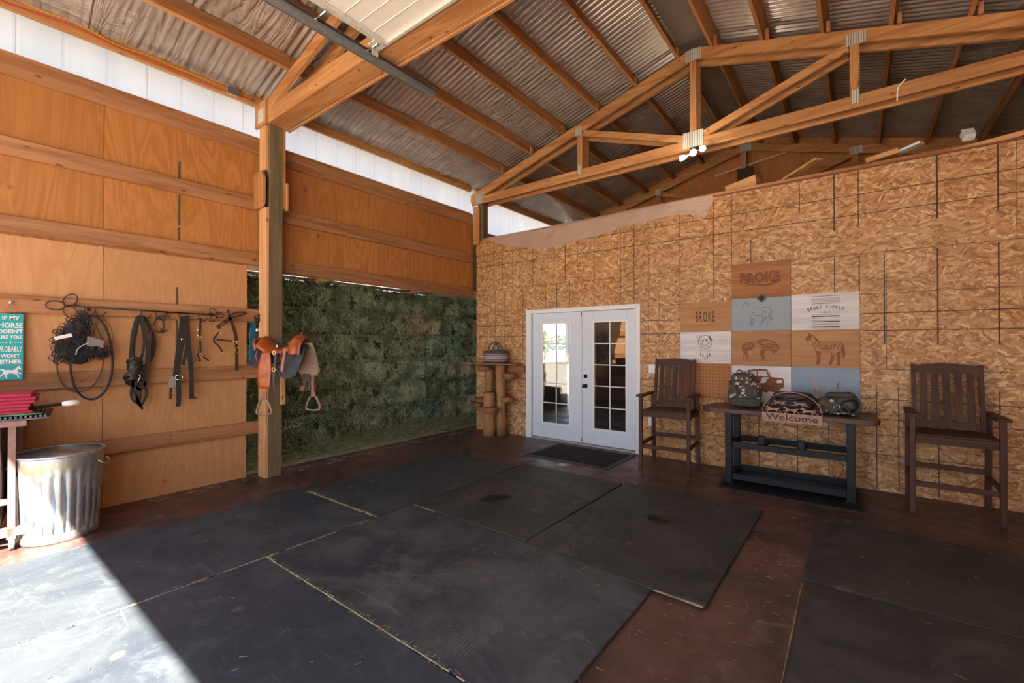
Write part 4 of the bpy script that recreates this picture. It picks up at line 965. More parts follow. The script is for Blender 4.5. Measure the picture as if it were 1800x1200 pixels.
# girth straps
gs = thing('girth_straps', 'long black girth straps with a silver roller buckle on the fifth hook', 'straps', (-5.62, 1.63, 1.5))
for pts, w in (([(1.615, 1.86), (1.58, 1.55), (1.55, 1.20)], .040), ([(1.64, 1.86), (1.62, 1.60), (1.59, 1.42), (1.575, 1.20)], .032), ([(1.655, 1.87), (1.665, 1.6), (1.69, 1.3), (1.70, .99)], .042), ([(1.58, 1.22), (1.585, 1.05), (1.578, .92)], .042), ([(1.64, 1.85), (1.66, 1.62), (1.62, 1.35)], .030)):
    MB().strap(smooth_path([(-5.60+.01*R.random(), a, b) for a, b in pts], 5), w, .007).build('strap', 'leatherblk', gs)
MB().strap([(-5.60, 1.52, 1.20), (-5.60, 1.515, 1.0)], .022, .005).build('strap', 'leatherbrn', gs)
MB().prism([(1.49, 1.12), (1.555, 1.13), (1.555, 1.20), (1.54, 1.235), (1.515, 1.235), (1.50, 1.20)], lambda y, z: (-5.59, y, z), lambda y, z: (-5.585, y, z)).build('stamped_keeper', plain('worn_leather_tag', (.28, .24, .23), .5), gs, fix=True)
mb = MB()
for a, b in (((1.555, 1.20), (1.555, 1.245)), ((1.555, 1.245), (1.615, 1.245)), ((1.615, 1.245), (1.615, 1.20)), ((1.615, 1.20), (1.555, 1.20))): mb.tube([(-5.588, *a), (-5.588, *b)], .0045, 6)
mb.build('roller_buckle', 'chrome', gs)
MB().blob((-5.588, 1.61, 1.62), (.006, .012, .012)).build('rivet', 'chrome', gs)
MB().tube(smooth_path([(-5.59, 1.67, 1.0), (-5.58, 1.71, 1.0), (-5.58, 1.74, .995)], 3), .006, 6).build('tie_end', 'black', gs)
# curb strap
cs = thing('curb_strap', 'short black strap with steel rings and snaps on the last hook', 'strap', (-5.62, 1.78, 1.6))
MB().strap([(-5.61, 1.782, 1.85), (-5.61, 1.775, 1.64)], .020, .006).build('strap', 'leatherblk', cs)
MB().strap([(-5.61, 1.772, 1.63), (-5.61, 1.765, 1.47)], .010, .006).strap([(-5.61, 1.785, 1.63), (-5.61, 1.785, 1.47)], .010, .006).strap([(-5.605, 1.755, 1.47), (-5.605, 1.78, 1.38)], .018, .008).strap([(-5.605, 1.80, 1.44), (-5.605, 1.86, 1.385)], .014, .008).build('lower_strap', 'leatherblk', cs)
MB().blob((-5.60, 1.755, 1.72), (.008, .010, .010)).blob((-5.60, 1.755, 1.66), (.008, .010, .010)).tube(loop_path(1.778, 1.65, 1.61, .018, -5.60, 12), .004, 5, closed=True).tube(loop_path(1.785, 1.47, 1.43, .02, -5.60, 12), .004, 5, closed=True).build('ring', 'brass', cs)
MB().tube([(-5.62, 1.76, 1.45), (-5.62, 1.70, 1.32), (-5.62, 1.69, 1.25)], .002, 5).build('thong', 'leatherbrn', cs)
# headstall on peg
hs = thing('leather_headstall', 'brown leather halter with brass buckles on a peg nearest the post', 'halter', (-5.62, 2.1, 1.6))
for pts, w in (([(2.06, 1.88), (2.12, 1.70), (2.135, 1.55), (2.14, 1.27)], .034), ([(2.075, 1.87), (2.00, 1.80), (1.94, 1.745)], .040), ([(2.12, 1.60), (2.02, 1.61), (1.93, 1.62)], .018), ([(1.955, 1.70), (1.905, 1.61), (1.96, 1.54), (1.99, 1.48)], .018), ([(2.06, 1.89), (2.14, 1.93), (2.24, 1.935)], .022), ([(2.08, 1.87), (2.17, 1.90), (2.24, 1.93)], .022), ([(2.05, 1.96), (2.055, 1.88)], .018)):
    MB().strap(smooth_path([(-5.605, a, b) for a, b in pts], 5), w, .008).build('strap', 'leatherbrn', hs)
mb = MB()
for (y, z) in ((2.125, 1.60), (2.14, 1.60), (2.10, 1.60), (1.97, 1.69), (1.99, 1.47), (2.135, 1.58)): mb.blob((-5.595, y, z), (.007, .010, .010))
mb.tube(loop_path(2.14, 1.53, 1.475, .025, -5.59, 14), .004, 5, closed=True).tube(loop_path(1.995, 1.80, 1.75, .02, -5.585, 14), .003, 5, closed=True).build('buckle', 'brass', hs)
MB().tube([(-5.68, 2.05, 1.93), (-5.60, 2.05, 1.95)], .006, 6).build('peg', 'black', hs)
ph = thing('wall_hook', 'small black double coat hook screwed to the pale post board', 'hook', (-5.63, 2.38, 1.9))
MB().tube(smooth_path([(-5.62, 2.384, 1.86), (-5.62, 2.36, 1.83), (-5.60, 2.335, 1.85), (-5.595, 2.33, 1.90)], 4), .006, 6).tube(smooth_path([(-5.65, 2.384, 1.88), (-5.66, 2.36, 1.87), (-5.665, 2.34, 1.90)], 4), .006, 6).box(-5.645, -5.61, 2.380, 2.387, 1.83, 1.93).build('hook', 'black', ph)

# ------------------------------------------------------------------ trash can
tc = thing('trash_can', 'ribbed galvanized steel trash can standing by the plywood, open on top', 'trash can', (-5.22, .66, 0))
tcx = (-5.22, .66, 0)
def rib(r, z, a):
    if .07 < z < .575: return r*(1-.022*(.5+.5*math.tanh(4*cos(a*26))))
    return r
prof = [(.238, .0), (.246, .004), (.246, .05), (.243, .068), (.245, .072)]+[(.245+.022*k/10, .075+.05*k) for k in range(1, 10)]+[(.2685, .58), (.272, .60), (.272, .66), (.276, .672)]
MB().lathe(prof, tcx, 156, rib).build('body', 'galv', tc)
MB().lathe([(.262, .685), (.262, .60), (.25, .3), (.238, .03), (.001, .03)], tcx, 48, cap=False).build('inner_lining', plain('inner_blue_steel', (.20, .26, .32), .4, .7, n=.3), tc)
MB().tube([(tcx[0]+.273*cos(t), tcx[1]+.273*sin(t), .682) for t in [2*pi*i/48 for i in range(48)]], .0095, 8, closed=True).build('rolled_rim', 'galv', tc)
for a in (1.05, 1.05+pi):
    c = Vector((tcx[0]+.275*cos(a), tcx[1]+.275*sin(a), .60)); tt = Vector((-sin(a), cos(a), 0)); nn = Vector((cos(a), sin(a), 0))
    MB().tube(smooth_path([c+tt*.07, c+tt*.065+nn*.025+Vector((0, 0, -.02)), c+nn*.035+Vector((0, 0, -.045)), c-tt*.065+nn*.025+Vector((0, 0, -.02)), c-tt*.07], 4), .005, 6).build('handle', 'galv', tc)

# ------------------------------------------------------------------ rolling cart at the left edge
ct = thing('rolling_cart', 'mauve-brown steel rolling cart at the left edge, ribbed grey top', 'cart', (-5.3, .1, 0))
rc = Matrix.Rotation(radians(-9), 3, 'Z'); cc = Vector((-5.01, .575, 0))
def CT(x, y, z): return tuple(cc+rc @ Vector((x, y, 0))+Vector((0, 0, z)))
def cbox(x0, x1, y0, y1, z0, z1):
    mb = MB().box(x0, x1, y0, y1, z0, z1); mb.v = [CT(*p) for p in mb.v]; return mb
cbox(-.60, -.01, -1.2, -.12, .94, .985).build('table_frame', 'cartpaint', ct, bevel=.003)
cbox(-.62, 0, -1.22, 0, .986, .998).build('top_tray', 'corr', ct, bevel=.003)
for k in range(46): cbox(-.60, -.01, -.03-k*.026, -.016-k*.026, .9981, 1.016).build('rubber_rib', 'corr', ct)
for x, y in ((-.07, -.20), (-.57, -.20), (-.07, -1.15), (-.57, -1.15)):
    lg_ = cbox(x-.02, x+.02, y-.02, y+.02, .1055, .939).build('leg', 'cartpaint', ct)
    cw = CT(x, y+.0, .045); w_ = MB(); ydisc(w_, cw[0], cw[2], cw[1]+.014, [(.005, 0), (.042, 0), (.045, .005), (.045, .023), (.042, .028), (.005, .028)])
    w_.build('caster_wheel', 'greycloth', lg_)
    cbox(x-.018, x+.018, y-.024, y+.024, .088, .105).build('caster_plate', 'galv_plate', lg_)
cbox(-.09, -.05, -1.2, -.11, .108, .17).build('lower_rail', 'cartpaint', ct)
cbox(-.59, -.11, -.22, -.18, .35, .39).build('side_rail', 'cartpaint', ct)
cbox(-.085, -.055, -1.18, -.2, .35, .39).build('side_rail', 'cartpaint', ct)
cbox(-.58, -.12, -1.12, -.26, .18, .92).build('inner_cabinet', 'cartdark', ct, bevel=.005)
pd = thing('folded_pad', 'crimson folded saddle blanket lying on the rolling cart', 'blanket', CT(-.3, -.5, 1.02))
for k in range(6):
    z = 1.030+k*.026; e = -.02*math.sin(k*1.3)
    def f(u, v, z=z, e=e, k=k):
        x = -.42+.36*v; y = -1.1+(1.02+e)*u; zz = z+.004*noise.noise(Vector((x*8, y*8, k)))+.012*u*0
        return CT(x, y, zz)
    mb = MB().box(-.42, -.04, -1.0, -.09+e, z, z+.0245); mb.v = [CT(*p) for p in mb.v]
    mb.build('fold', 'red', pd, bevel=.008)
gc = thing('cloth_rag', 'rumpled green and grey cloth tucked under the crimson blanket', 'cloth', CT(-.05, -.2, 1.02))
MB().blob(CT(-.05, -.17, 1.026), (.035, .13, .008), 2.2, rot=-.2, jit=.3).build('green_rag', 'green', gc)
MB().blob(CT(-.03, -.36, 1.026), (.02, .08, .012), 2.2, rot=-.3, jit=.4).build('grey_rag', 'greycloth', gc)
bt = thing('training_stick', 'black training stick with a white taped end, resting on the cart', 'stick', (-5.2, .5, 1.1))
MB().tube([(-5.16, .25, 1.045), (-5.13, .66, 1.078)], .012, 10).build('shaft', 'leatherblk', bt)
MB().tube([(-5.13, .66, 1.078), (-5.125, .70, 1.082), (-5.12, .76, 1.084)], .02, 10, rads=[.016, .025, .022]).build('taped_end', 'paper', bt)

# ------------------------------------------------------------------ saddle
sdl = thing('western_saddle', 'tan leather stock saddle with charcoal skirts hung on the post', 'saddle', (-5.17, 2.5, 1.6))
sc_ = Vector((-5.165, 2.50, 0)); ea = radians(33); E1 = Vector((cos(ea), sin(ea), 0)); S1 = Vector((sin(ea), -cos(ea), 0))
def SP(a, s_, z): return sc_+E1*a+S1*s_+Vector((0, 0, z))     # a: along the saddle (pommel +), s: toward the camera side
def sheet(fn, nu, nv, th, name, mat):
    mb = MB(); P = [[Vector(fn(i/nu, j/nv)) for j in range(nv+1)] for i in range(nu+1)]
    def nm(i, j):
        a = P[min(nu, i+1)][j]-P[max(0, i-1)][j]; b = P[i][min(nv, j+1)]-P[i][max(0, j-1)]; c = a.cross(b); return c.normalized() if c.length > 1e-9 else Vector((0, 0, 1))
    top = [P[i][j]+nm(i, j)*th/2 for i in range(nu+1) for j in range(nv+1)]; bot = [P[i][j]-nm(i, j)*th/2 for i in range(nu+1) for j in range(nv+1)]
    W = nv+1; K = len(top); fs = []
    for i in range(nu):
        for j in range(nv):
            q = (i*W+j, (i+1)*W+j, (i+1)*W+j+1, i*W+j+1); fs += [q, tuple(K+t for t in q[::-1])]
    ed = [i*W for i in range(nu+1)]+[nu*W+j for j in range(1, W)]+[i*W+nv for i in range(nu-1, -1, -1)]+[j for j in range(nv-1, 0, -1)]
    for k in range(len(ed)): a, b = ed[k], ed[(k+1) % len(ed)]; fs.append((a, b, K+b, K+a))
    mb.add(top+bot, fs, True); return mb.build(name, mat, sdl, fix=True)
def skirt(side, a0, a1, z_top, z_bot, out, name='skirt', mat='skirt', off=0., rc_=.10):
    def f(u, v):
        # u along, v from spine down the side
        k = 2*u-1; drop = z_bot-rc_*0*abs(k)
        z = z_top-(z_top-drop)*(1-(1-v)**1.5)*(1-.28*abs(k)**3.5*v); s_ = out*(v**.55)+off*1.
        return SP(a0+(a1-a0)*u, side*(.02+s_), z)
    return sheet(f, 12, 10, .012, name, mat)
skirt(1, .02, .26, 1.56, 1.20, .22)
skirt(-1, .0, .28, 1.58, 1.17, .20, 'fleece_lining', 'fleece')
skirt(-1, .0, .27, 1.595, 1.19, .225)
skirt(1, -.32, -.02, 1.52, 1.31, .20)
skirt(-1, -.32, -.02, 1.52, 1.31, .20)
def seat(u, v):
    a = -.27+.40*u; s_ = (v-.5)*2; lift = .10*max(0, (0.35-u)/.35)**1.5+.05*max(0, (u-.65)/.35)**1.3
    return SP(a, s_*(.175-.02*u), 1.555+lift*(1-.3*s_*s_)-.085*s_*s_-.03*sin(pi*u)*(1-s_*s_))
sheet(seat, 14, 12, .022, 'seat', 'tan')
def cantle(u, v):
    t = (u-.5)*2; return SP(-.27-.05*(1-t*t)+.02*v*0-.02*v, t*.17, 1.50+(.145*(1-.45*t*t))*v)
sheet(cantle, 12, 5, .03, 'cantle', 'tan')
def swell(u, v):
    t = (u-.5)*pi*.98; r = .155; rr = .05
    c = SP(.16, r*sin(t), 1.45+.19*cos(t)); q = v*2*pi
    return c+E1*rr*1.2*cos(q)+(S1*sin(t)+Vector((0, 0, cos(t))))*rr*.8*sin(q)
MB().grid(swell, 18, 12).build('swell', 'tan', sdl)
def rim(u, v):
    t = (u-.5)*pi*.98; q = v*2*pi; c = SP(.225, .162*sin(t), 1.445+.195*cos(t)); return c+E1*.014*cos(q)+(S1*sin(t)+Vector((0, 0, cos(t))))*.012*sin(q)
MB().grid(rim, 18, 8).build('gullet_rim', 'rosewood', sdl)
MB().tube(smooth_path([SP(.15, 0, 1.63), SP(.17, 0, 1.68), SP(.18, 0, 1.70)], 3), .02, 10, rads=None).blob(SP(.185, 0, 1.705), (.032, .032, .012)).build('horn', 'leatherbrn', sdl)
ydisc(MB(), SP(-.01, .155, 0).x, 1.545, SP(-.01, .155, 0).y-.02, [(.022, 0), (.020, .006), (.006, .010)]).build('concho', 'chrome', sdl)
MB().blob(SP(-.01, .15, 1.55), (.035, .014, .03), 2).build('finger_slot', 'blackcase', sdl)
def fender(u, v):
    w = .045+.035*sin(min(1, v*1.15)*pi*.75); return SP(-.115+(u-.5)*2*w-.02*v, .215+.015*sin(v*3), 1.49-.41*v)
sheet(fender, 6, 12, .009, 'fender', 'tan')
MB().strap([SP(.12, .245, 1.52), SP(.10, .25, 1.38), SP(.085, .25, 1.27)], .03, .006, nrm=S1).build('billet_strap', 'rosewood', sdl)
MB().strap([SP(-.01, .21, 1.47), SP(-.015, .22, 1.30), SP(-.02, .22, 1.18)], .028, .006, nrm=S1).strap([SP(-.03, .225, 1.25), SP(-.01, .225, 1.05)], .02, .006, nrm=S1).build('latigo', 'leatherblk', sdl)
MB().tube([SP(-.015+.016*cos(t), .228, 1.475+.024*sin(t)) for t in [2*pi*i/12 for i in range(12)]], .005, 6, closed=True).tube([SP(-.02+.018*cos(t), .228, 1.29+.022*sin(t)) for t in [2*pi*i/12 for i in range(12)]], .005, 6, closed=True).build('rigging_ring', 'brass', sdl)
def stirrup(a, s_, zt, nm):
    MB().strap([SP(a, s_, zt+.09), SP(a, s_, zt-.005)], .05, .014, nrm=S1).build('stirrup_strap', 'rosewood', sdl)
    pts = [SP(a-.03, s_, zt), SP(a-.058, s_, zt-.05), SP(a-.078, s_, zt-.11), SP(a-.085, s_, zt-.145), SP(a-.05, s_, zt-.165), SP(a+.05, s_, zt-.165), SP(a+.088, s_, zt-.14), SP(a+.08, s_, zt-.10), SP(a+.055, s_, zt-.045), SP(a+.03, s_, zt)]
    MB().tube(smooth_path(pts, 4), .011, 8, flat=1.6).build('stirrup', 'stirrup', sdl)
stirrup(-.14, .21, .96, 'near'); stirrup(.20, -.20, .955, 'far')
MB().strap([SP(.12, -.19, 1.22), SP(.12, -.19, 1.02)], .10, .012, nrm=S1).build('fender', 'leatherbrn', sdl)
MB().strap([SP(.20, -.185, 1.2), SP(.20, -.185, 1.0)], .035, .01, nrm=S1).strap([SP(.05, -.18, 1.05), SP(.13, -.18, 1.04)], .05, .012, nrm=S1).build('far_strap', 'rosewood', sdl)
MB().tube(smooth_path([SP(.14, -.16, 1.12), SP(.08, -.14, .95), SP(-.02, -.1, .80)], 4), .006, 6).build('tie_string', 'leatherbrn', sdl)
mb = MB()
for k, (a, s_) in enumerate(((-.26, .15), (-.24, .17), (.05, .19))):
    mb.tube(smooth_path([SP(a, s_, 1.50), SP(a-.01, s_+.02, 1.44), SP(a+.01, s_+.02, 1.38)], 3), .004, 5)
mb.build('saddle_string', 'rosewood', sdl)
br_ = thing('saddle_bracket', 'fir arm bracket on the post that carries the saddle', 'bracket', (-5.45, 2.5, 1.3))
MB().beam((-5.47, 2.50, 1.40), (-5.10, 2.56, 1.43), .08, .10).build('arm', 'firX', br_)
MB().box(-5.468, -5.425, 2.56, 2.60, .85, 1.35).build('cleat', 'paleZ', br_)

# ------------------------------------------------------------------ log stand, shelf and basket
ls = thing('log_stand', 'rustic stand of peeled upright logs with round slice steps in the corner', 'stand', (-4.95, 5.95, 0))
def log(x, y, r, z0, z1, sd_, lean=0):
    n = 14; mb = MB(); mb.tube([(x+lean*(k/6)+.006*noise.noise(Vector((k, sd_, 0))), y, z0+(z1-z0)*k/6) for k in range(7)], r, 18, rads=[r*(1+.05*noise.noise(Vector((k*.7, sd_, 3)))) for k in range(7)]); mb.build('log', 'log', ls)
log(-5.01, 5.87, .105, 0, .745, 1); log(-4.86, 6.03, .085, 0, 1.21, 2, -.02); log(-5.16, 6.06, .075, .62, 1.15, 4)
for x, y, z, r, h in ((-5.17, 5.95, 1.13, .12, .05), (-4.66, 5.98, .98, .115, .10), (-4.70, 5.98, .595, .11, .08), (-5.16, 5.86, .60, .115, .05), (-4.88, 5.76, .42, .115, .09), (-5.36, 5.97, .46, .10, .07)):
    t_ = MB(); t_.lathe([(r*.97, 0), (r, .006), (r*1.01, h-.006), (r*.97, h)], (x, y, z), 22, lambda rr, z_, a: rr*(1+.03*sin(3*a+x*9)))
    t_.build('log_slice', 'slice', ls)
MB().prism([(-4.78, .92), (-4.56, 1.07), (-4.76, 1.07)], lambda x, z: (x, 5.94, z), lambda x, z: (x, 6.0, z)).build('branch_stub', 'log', ls, fix=True)
sh = thing('wall_shelf', 'thin brown board shelf crossing the wall corner above the log stand', 'shelf', (-5.05, 6.0, 1.22))
MB().box(-5.76, -4.47, 5.92, 6.13, 1.222, 1.242).build('board', 'shelf', sh, bevel=.002)
MB().box(-5.55, -4.48, 6.16, 6.196, 1.07, 1.215).build('cleat', 'shelf', sh, bevel=.003)
bk = thing('woven_basket', 'dark woven bag with pale zigzag bands and looped handles on the shelf', 'basket', (-4.99, 6.03, 1.243))
bk['_o'] = (-4.99, 6.03, 1.243)
MB().lathe([(.20, .0), (.225, .01), (.245, .05), (.25, .13), (.24, .19), (.20, .215), (.05, .225)], (-4.99, 6.03, 1.2435), 40, lambda r, z, a: r*(1.0 if abs(cos(a)) > .0 else 1)*(abs(cos(a))**2*1.0+abs(sin(a))**2*.42)**.5).build('bag', 'woven', bk)
for dy in (-.06, .06):
    MB().tube(smooth_path([(-5.12, 6.03+dy, 1.44), (-5.08, 6.03+dy, 1.55), (-5.0, 6.03+dy*.5, 1.61), (-4.93, 6.03+dy*.5, 1.57), (-4.87, 6.03+dy, 1.44)], 5), .009, 8).build('handle', 'olive', bk)
MB().tube([(-5.0, 6.03, 1.61), (-4.985, 6.1, 1.50), (-4.98, 6.0, 1.44)], .007, 6).build('handle', 'olive', bk)

# ------------------------------------------------------------------ outlets
def outlet(x, z, label, w=.075, h=.115, sw=True):
    t = thing('wall_outlet', label, 'outlet', (x, YB, z))
    MB().box(x-w/2, x+w/2, YB-.008, YB-.001, z-h/2, z+h/2).build('cover_plate', 'white_trim', t, bevel=.002)
    if sw: MB().box(x-.02, x-.01, YB-.016, YB-.0085, z-.012, z+.012).box(x+.012, x+.022, YB-.016, YB-.0085, z-.012, z+.012).build('toggle', 'white', t)
    else:
        for dz in (-.022, .022): MB().box(x-.016, x+.016, YB-.010, YB-.0085, z+dz-.013, z+dz+.013).build('socket', 'white', t)
outlet(-2.27, 1.225, 'white light switch plate between the doors and the left tall chair', .115, .12)
outlet(-2.295, .484, 'white outlet low on the strand board behind the left tall chair', .075, .12, False)

# ------------------------------------------------------------------ art panels
CX = (-1.886, -1.252, -.607, .035)
cat_ = 'wall panel'
def panel(c, z0, z1, m, label):
    t = thing('art_panel', label, cat_, ((CX[c]+CX[c+1])/2, YB, z0), group='engraved plywood panels')
    return MB().box(CX[c]+.002, CX[c+1]-.002, YB-.014, YB-.002, z0+.002, z1-.002).build('board', m, t, bevel=.0015)
AY = YB-.0142
def put(x0, z0, s_=1.): return lambda a, b, c=0: (x0+a*s_, AY-.0004-max(0, c), z0+b*s_)
def fill(t, polys, x0, z0, sx, sz, m, name='engraving', lift=0.):
    mb = MB()
    for poly in polys: mb.prism([(x0+a*sx, z0+b*sz) for a, b in poly], lambda x, z: (x, AY+.0008, z), lambda x, z: (x, AY-.0012-lift, z))
    return mb.build(name, m, t, fix=True)
def strokes(t, lines, x0, z0, sx, sz, w, m, name='engraving', sm=4):
    mb = MB()
    for ln in lines:
        pts = [(x0+a*sx, AY-.0016, z0+b*sz) for a, b in ln]
        if sm and len(pts) > 2: pts = smooth_path(pts, sm)
        mb.strap(pts, w, .0012, nrm=(0, 1, 0))
    return mb.build(name, m, t)
Z4, Z3, Z2, Z1, Z0 = 2.572, 2.14, 1.735, 1.305, .87
# top: logo lettering
p = panel(1, Z3, Z4, 'artwood2', 'warm brown panel at the top with large carved slab lettering')
text_mb('BROKE', .175, put(-.935, 2.325), .0012, .008, fit=.44).build('lettering', 'ink', p)
text_mb('BROKE', .175, put(-.935, 2.325), .0016, -.0035, fit=.428).build('letter_inlay', 'artwood2', p)
strokes(p, [[(.05, .12), (.3, -.02), (.6, -.10), (.85, -.02), (1.0, .25), (.95, .75), (.85, .95)], [(.35, .05), (.6, -.03), (.82, .06), (.92, .3)]], -1.10, 2.30, .38, .14, .009, 'ink')
# row 3
p = panel(0, Z2, Z3-.02, 'artwood', 'light brown panel, far left of its row, round stamp with a tall word')
text_mb('BROKE', .20, put(-1.567, 1.86), .0012, .001, spacing=1.35, fit=.235).build('lettering', 'inkdark', p)
mb = []; 
for k in range(24):
    a = 2*pi*k/24
    if abs(sin(a)) > .35: mb.append([(cos(a), sin(a)), (cos(a+.14), sin(a+.14))])
strokes(p, mb, -1.567, 1.93, .115, .115, .006, 'ink', sm=0)
HORSE = [(.02, .78), (.05, .84), (.10, .90), (.12, .98), (.15, .93), (.22, .89), (.29, .80), (.36, .72), (.45, .70), (.6, .69), (.72, .71), (.83, .69), (.91, .62), (.95, .48), (.96, .30), (.92, .22), (.90, .36), (.87, .48), (.85, .38), (.86, .25), (.84, .12), (.86, .0), (.80, .0), (.79, .12), (.78, .25), (.74, .34), (.70, .20), (.66, .08), (.64, .02), (.59, .02), (.63, .12), (.66, .28), (.64, .40), (.5, .39), (.42, .40), (.38, .30), (.38, .15), (.36, .03), (.30, .0), (.31, .10), (.31, .28), (.28, .42), (.24, .55), (.21, .68), (.16, .76), (.08, .76)]
p = panel(1, Z2, Z3, 'artblue', 'blue-grey panel with a faint etched horse, directly under the carved lettering')
strokes(p, [HORSE[i:i+7] for i in range(0, len(HORSE)-6, 7)]+[[(.62, .62), (.7, .55), (.66, .45)], [(.72, .58), (.78, .5)], [(.32, .55), (.38, .5)]], -1.14, 1.80, .36, .30, .007, 'inkgrey')
p = panel(2, Z2-.005, Z3+.01, 'artwhite', 'whitewashed panel with a brown blanket-pattern block, right end of its row')
def xz(x0, z0): return lambda a, b, c: (x0+a, AY-.0004-max(0, c), z0+b)
bx, bw = -.405, .26; L = []
for z, w in ((2.115, .004), (2.09, .0025), (2.045, .0025), (2.03, .004), (1.905, .004), (1.885, .012), (1.865, .004), (1.84, .004), (1.825, .010), (1.80, .004), (1.79, .004), (1.765, .010)):
    strokes(p, [[(0, 0), (1, 0)]], bx, z, bw, 1, w, 'inkdark', sm=0)
zig = [[(k/16, 0 if k % 2 else 1) for k in range(17)], [(k/16, 1 if k % 2 else 0) for k in range(17)]]
strokes(p, zig, bx, 2.055, bw, .028, .004, 'inkdark', sm=0); strokes(p, zig[:1], bx, 1.743, bw, .012, .003, 'inkdark', sm=0)
strokes(p, [[(.3, 0), (.36, .6), (.42, .2), (.5, 1), (.58, .3), (.64, .7), (.7, 0)], [(.45, .1), (.5, .6), (.55, .1)]], bx, 1.91, bw, .05, .004, 'ink', sm=0)
for i, ch in enumerate('BROKE SUPPLY'):
    u = (i-5.5)/5.5; a = -u*.32
    text_mb(ch, .052, (lambda a_, b_, c_, u=u, a=a: (bx+bw/2+u*.155+a_*cos(a)-b_*sin(a), AY-.0004-max(0, c_), 1.975-.028*u*u+a_*sin(a)+b_*cos(a))), .0012, .001, .75).build('lettering', 'inkdark', p)
# row 2
p = panel(0, Z1+.015, Z2, 'artwhite', 'whitewashed panel with a dreamcatcher and crescent moon, above the left chair')
strokes(p, [[(cos(a), sin(a)) for a in [2*pi*k/24 for k in range(25)]]], -1.567, 1.60, .085, .085, .006, 'ink')
strokes(p, [[(.9*cos(a), .9*sin(a)), (.35*cos(a+.6), .35*sin(a+.6)), (.9*cos(a+1.2), .9*sin(a+1.2))] for a in [2*pi*k/8 for k in range(8)]], -1.567, 1.60, .085, .085, .0025, 'ink')
fill(p, [arc(0, 0, 1, 1, pi*.75, pi*1.85, 12)+arc(.35, .18, .85, .85, pi*1.8, pi*.85, 12)], -1.49, 1.655, .030, .034, 'ink')
strokes(p, [[(-1.3, .9), (-1.0, 1.1), (-.6, .95)], [(-1.3, .9), (-1.1, .6), (-.95, .2)], [(-.9, .5), (-.7, .9)]], -1.567, 1.60, .085, .085, .004, 'ink')
strokes(p, [[(x, 0), (x, -l)] for x, l in ((-.7, .9), (-.35, 1.3), (0, 1.8), (.35, 1.3), (.7, .9))], -1.567, 1.51, .08, .08, .0025, 'ink2', sm=0)
fill(p, [[(x-.09, -l), (x+.09, -l-.1), (x+.06, -l-.5), (x-.05, -l-.55)] for x, l in ((-.7, .8), (-.35, 1.0), (0, 1.5), (.35, 1.1), (.7, .8))], -1.567, 1.52, .08, .08, 'ink2')
fill(p, [[(.5*cos(a)+.12, .5*sin(a)-.2), (.62*cos(a+.3), .62*sin(a+.3)-.2), (.35*cos(a+.5), .35*sin(a+.5)-.25)] for a in [2*pi*k/6 for k in range(6)]], -1.567, 1.60, .085, .085, 'ink')
p = panel(1, Z1, Z2, 'artwood', 'light brown panel with an engraved bison in the middle of the grid')
BIS = [(.0, .52), (.02, .68), (.10, .78), (.22, .82), (.32, .80), (.36, .70), (.33, .55), (.27, .45), (.17, .44), (.16, .30), (.20, .14), (.19, .02), (.14, .02), (.12, .14), (.10, .30), (.08, .15), (.07, .04), (.03, .04), (.05, .22), (.04, .38), (.02, .45)]
MANE = [(.34, .80), (.42, .86), (.50, .97), (.58, .93), (.66, .96), (.74, .90), (.84, .88), (.90, .78), (.97, .70), (1.0, .58), (.97, .44), (.88, .34), (.82, .30), (.80, .40), (.70, .44), (.62, .38), (.60, .24), (.64, .08), (.60, .0), (.54, .02), (.52, .16), (.48, .26), (.50, .40), (.54, .52), (.50, .66), (.42, .76)]
fill(p, [BIS, MANE], -1.135, 1.375, .41, .27, 'ink2')
strokes(p, [[(.22, .82), (.34, .86), (.44, .90)], [(.17, .44), (.30, .36), (.48, .36)], [(.36, .78), (.5, .72), (.62, .80)], [(.52, .60), (.7, .66), (.9, .60)], [(.54, .50), (.72, .52), (.95, .50)], [(.58, .74), (.76, .78), (.92, .70)], [(.5, .88), (.62, .84), (.8, .82)], [(.06, .6), (.14, .55), (.16, .7)], [(.1, .74), (.22, .72), (.26, .6)], [(.84, .60), (.9, .62)]], -1.135, 1.375, .41, .27, .006, 'artwood')
strokes(p, [[(0, 0), (1, 0)], [(.1, -.04), (.8, -.04)]], -1.135, 1.378, .42, .27, .002, 'ink2', sm=0)
p = panel(2, Z1-.005, Z2-.005, 'artwood', 'light brown panel with a standing horse facing left, right end of its row')
strokes(p, [HORSE+[HORSE[0]]], -.475, 1.335, .39, .37, .008, 'ink2', sm=2)
fill(p, [[(.28, .42), (.31, .28), (.31, .10), (.30, .0), (.36, .03), (.38, .15), (.38, .30), (.36, .42)], [(.78, .25), (.79, .12), (.80, .0), (.86, .0), (.84, .12), (.86, .25), (.85, .42), (.79, .40)], [(.91, .62), (.95, .48), (.96, .30), (.92, .22), (.89, .36), (.87, .52)], [(.02, .78), (.05, .84), (.10, .90), (.12, .98), (.15, .93), (.2, .9), (.16, .8), (.08, .76)], [(.66, .28), (.70, .32), (.67, .1), (.64, .03), (.59, .02), (.63, .12)]], -.475, 1.335, .39, .37, 'ink2')
strokes(p, [[(.22, .86), (.28, .74), (.26, .62)], [(.26, .82), (.33, .68), (.30, .55)], [(.30, .78), (.37, .64), (.35, .5)]]+[[(.40+.06*k, .66), (.42+.06*k, .54), (.39+.06*k, .44)] for k in range(6)]+[[(.76, .66), (.84, .6), (.86, .5)], [(.72, .62), (.8, .55), (.8, .44)], [(.42, .58), (.55, .55), (.68, .58)], [(.42, .50), (.55, .47), (.66, .50)]], -.475, 1.335, .39, .37, .007, 'ink2')
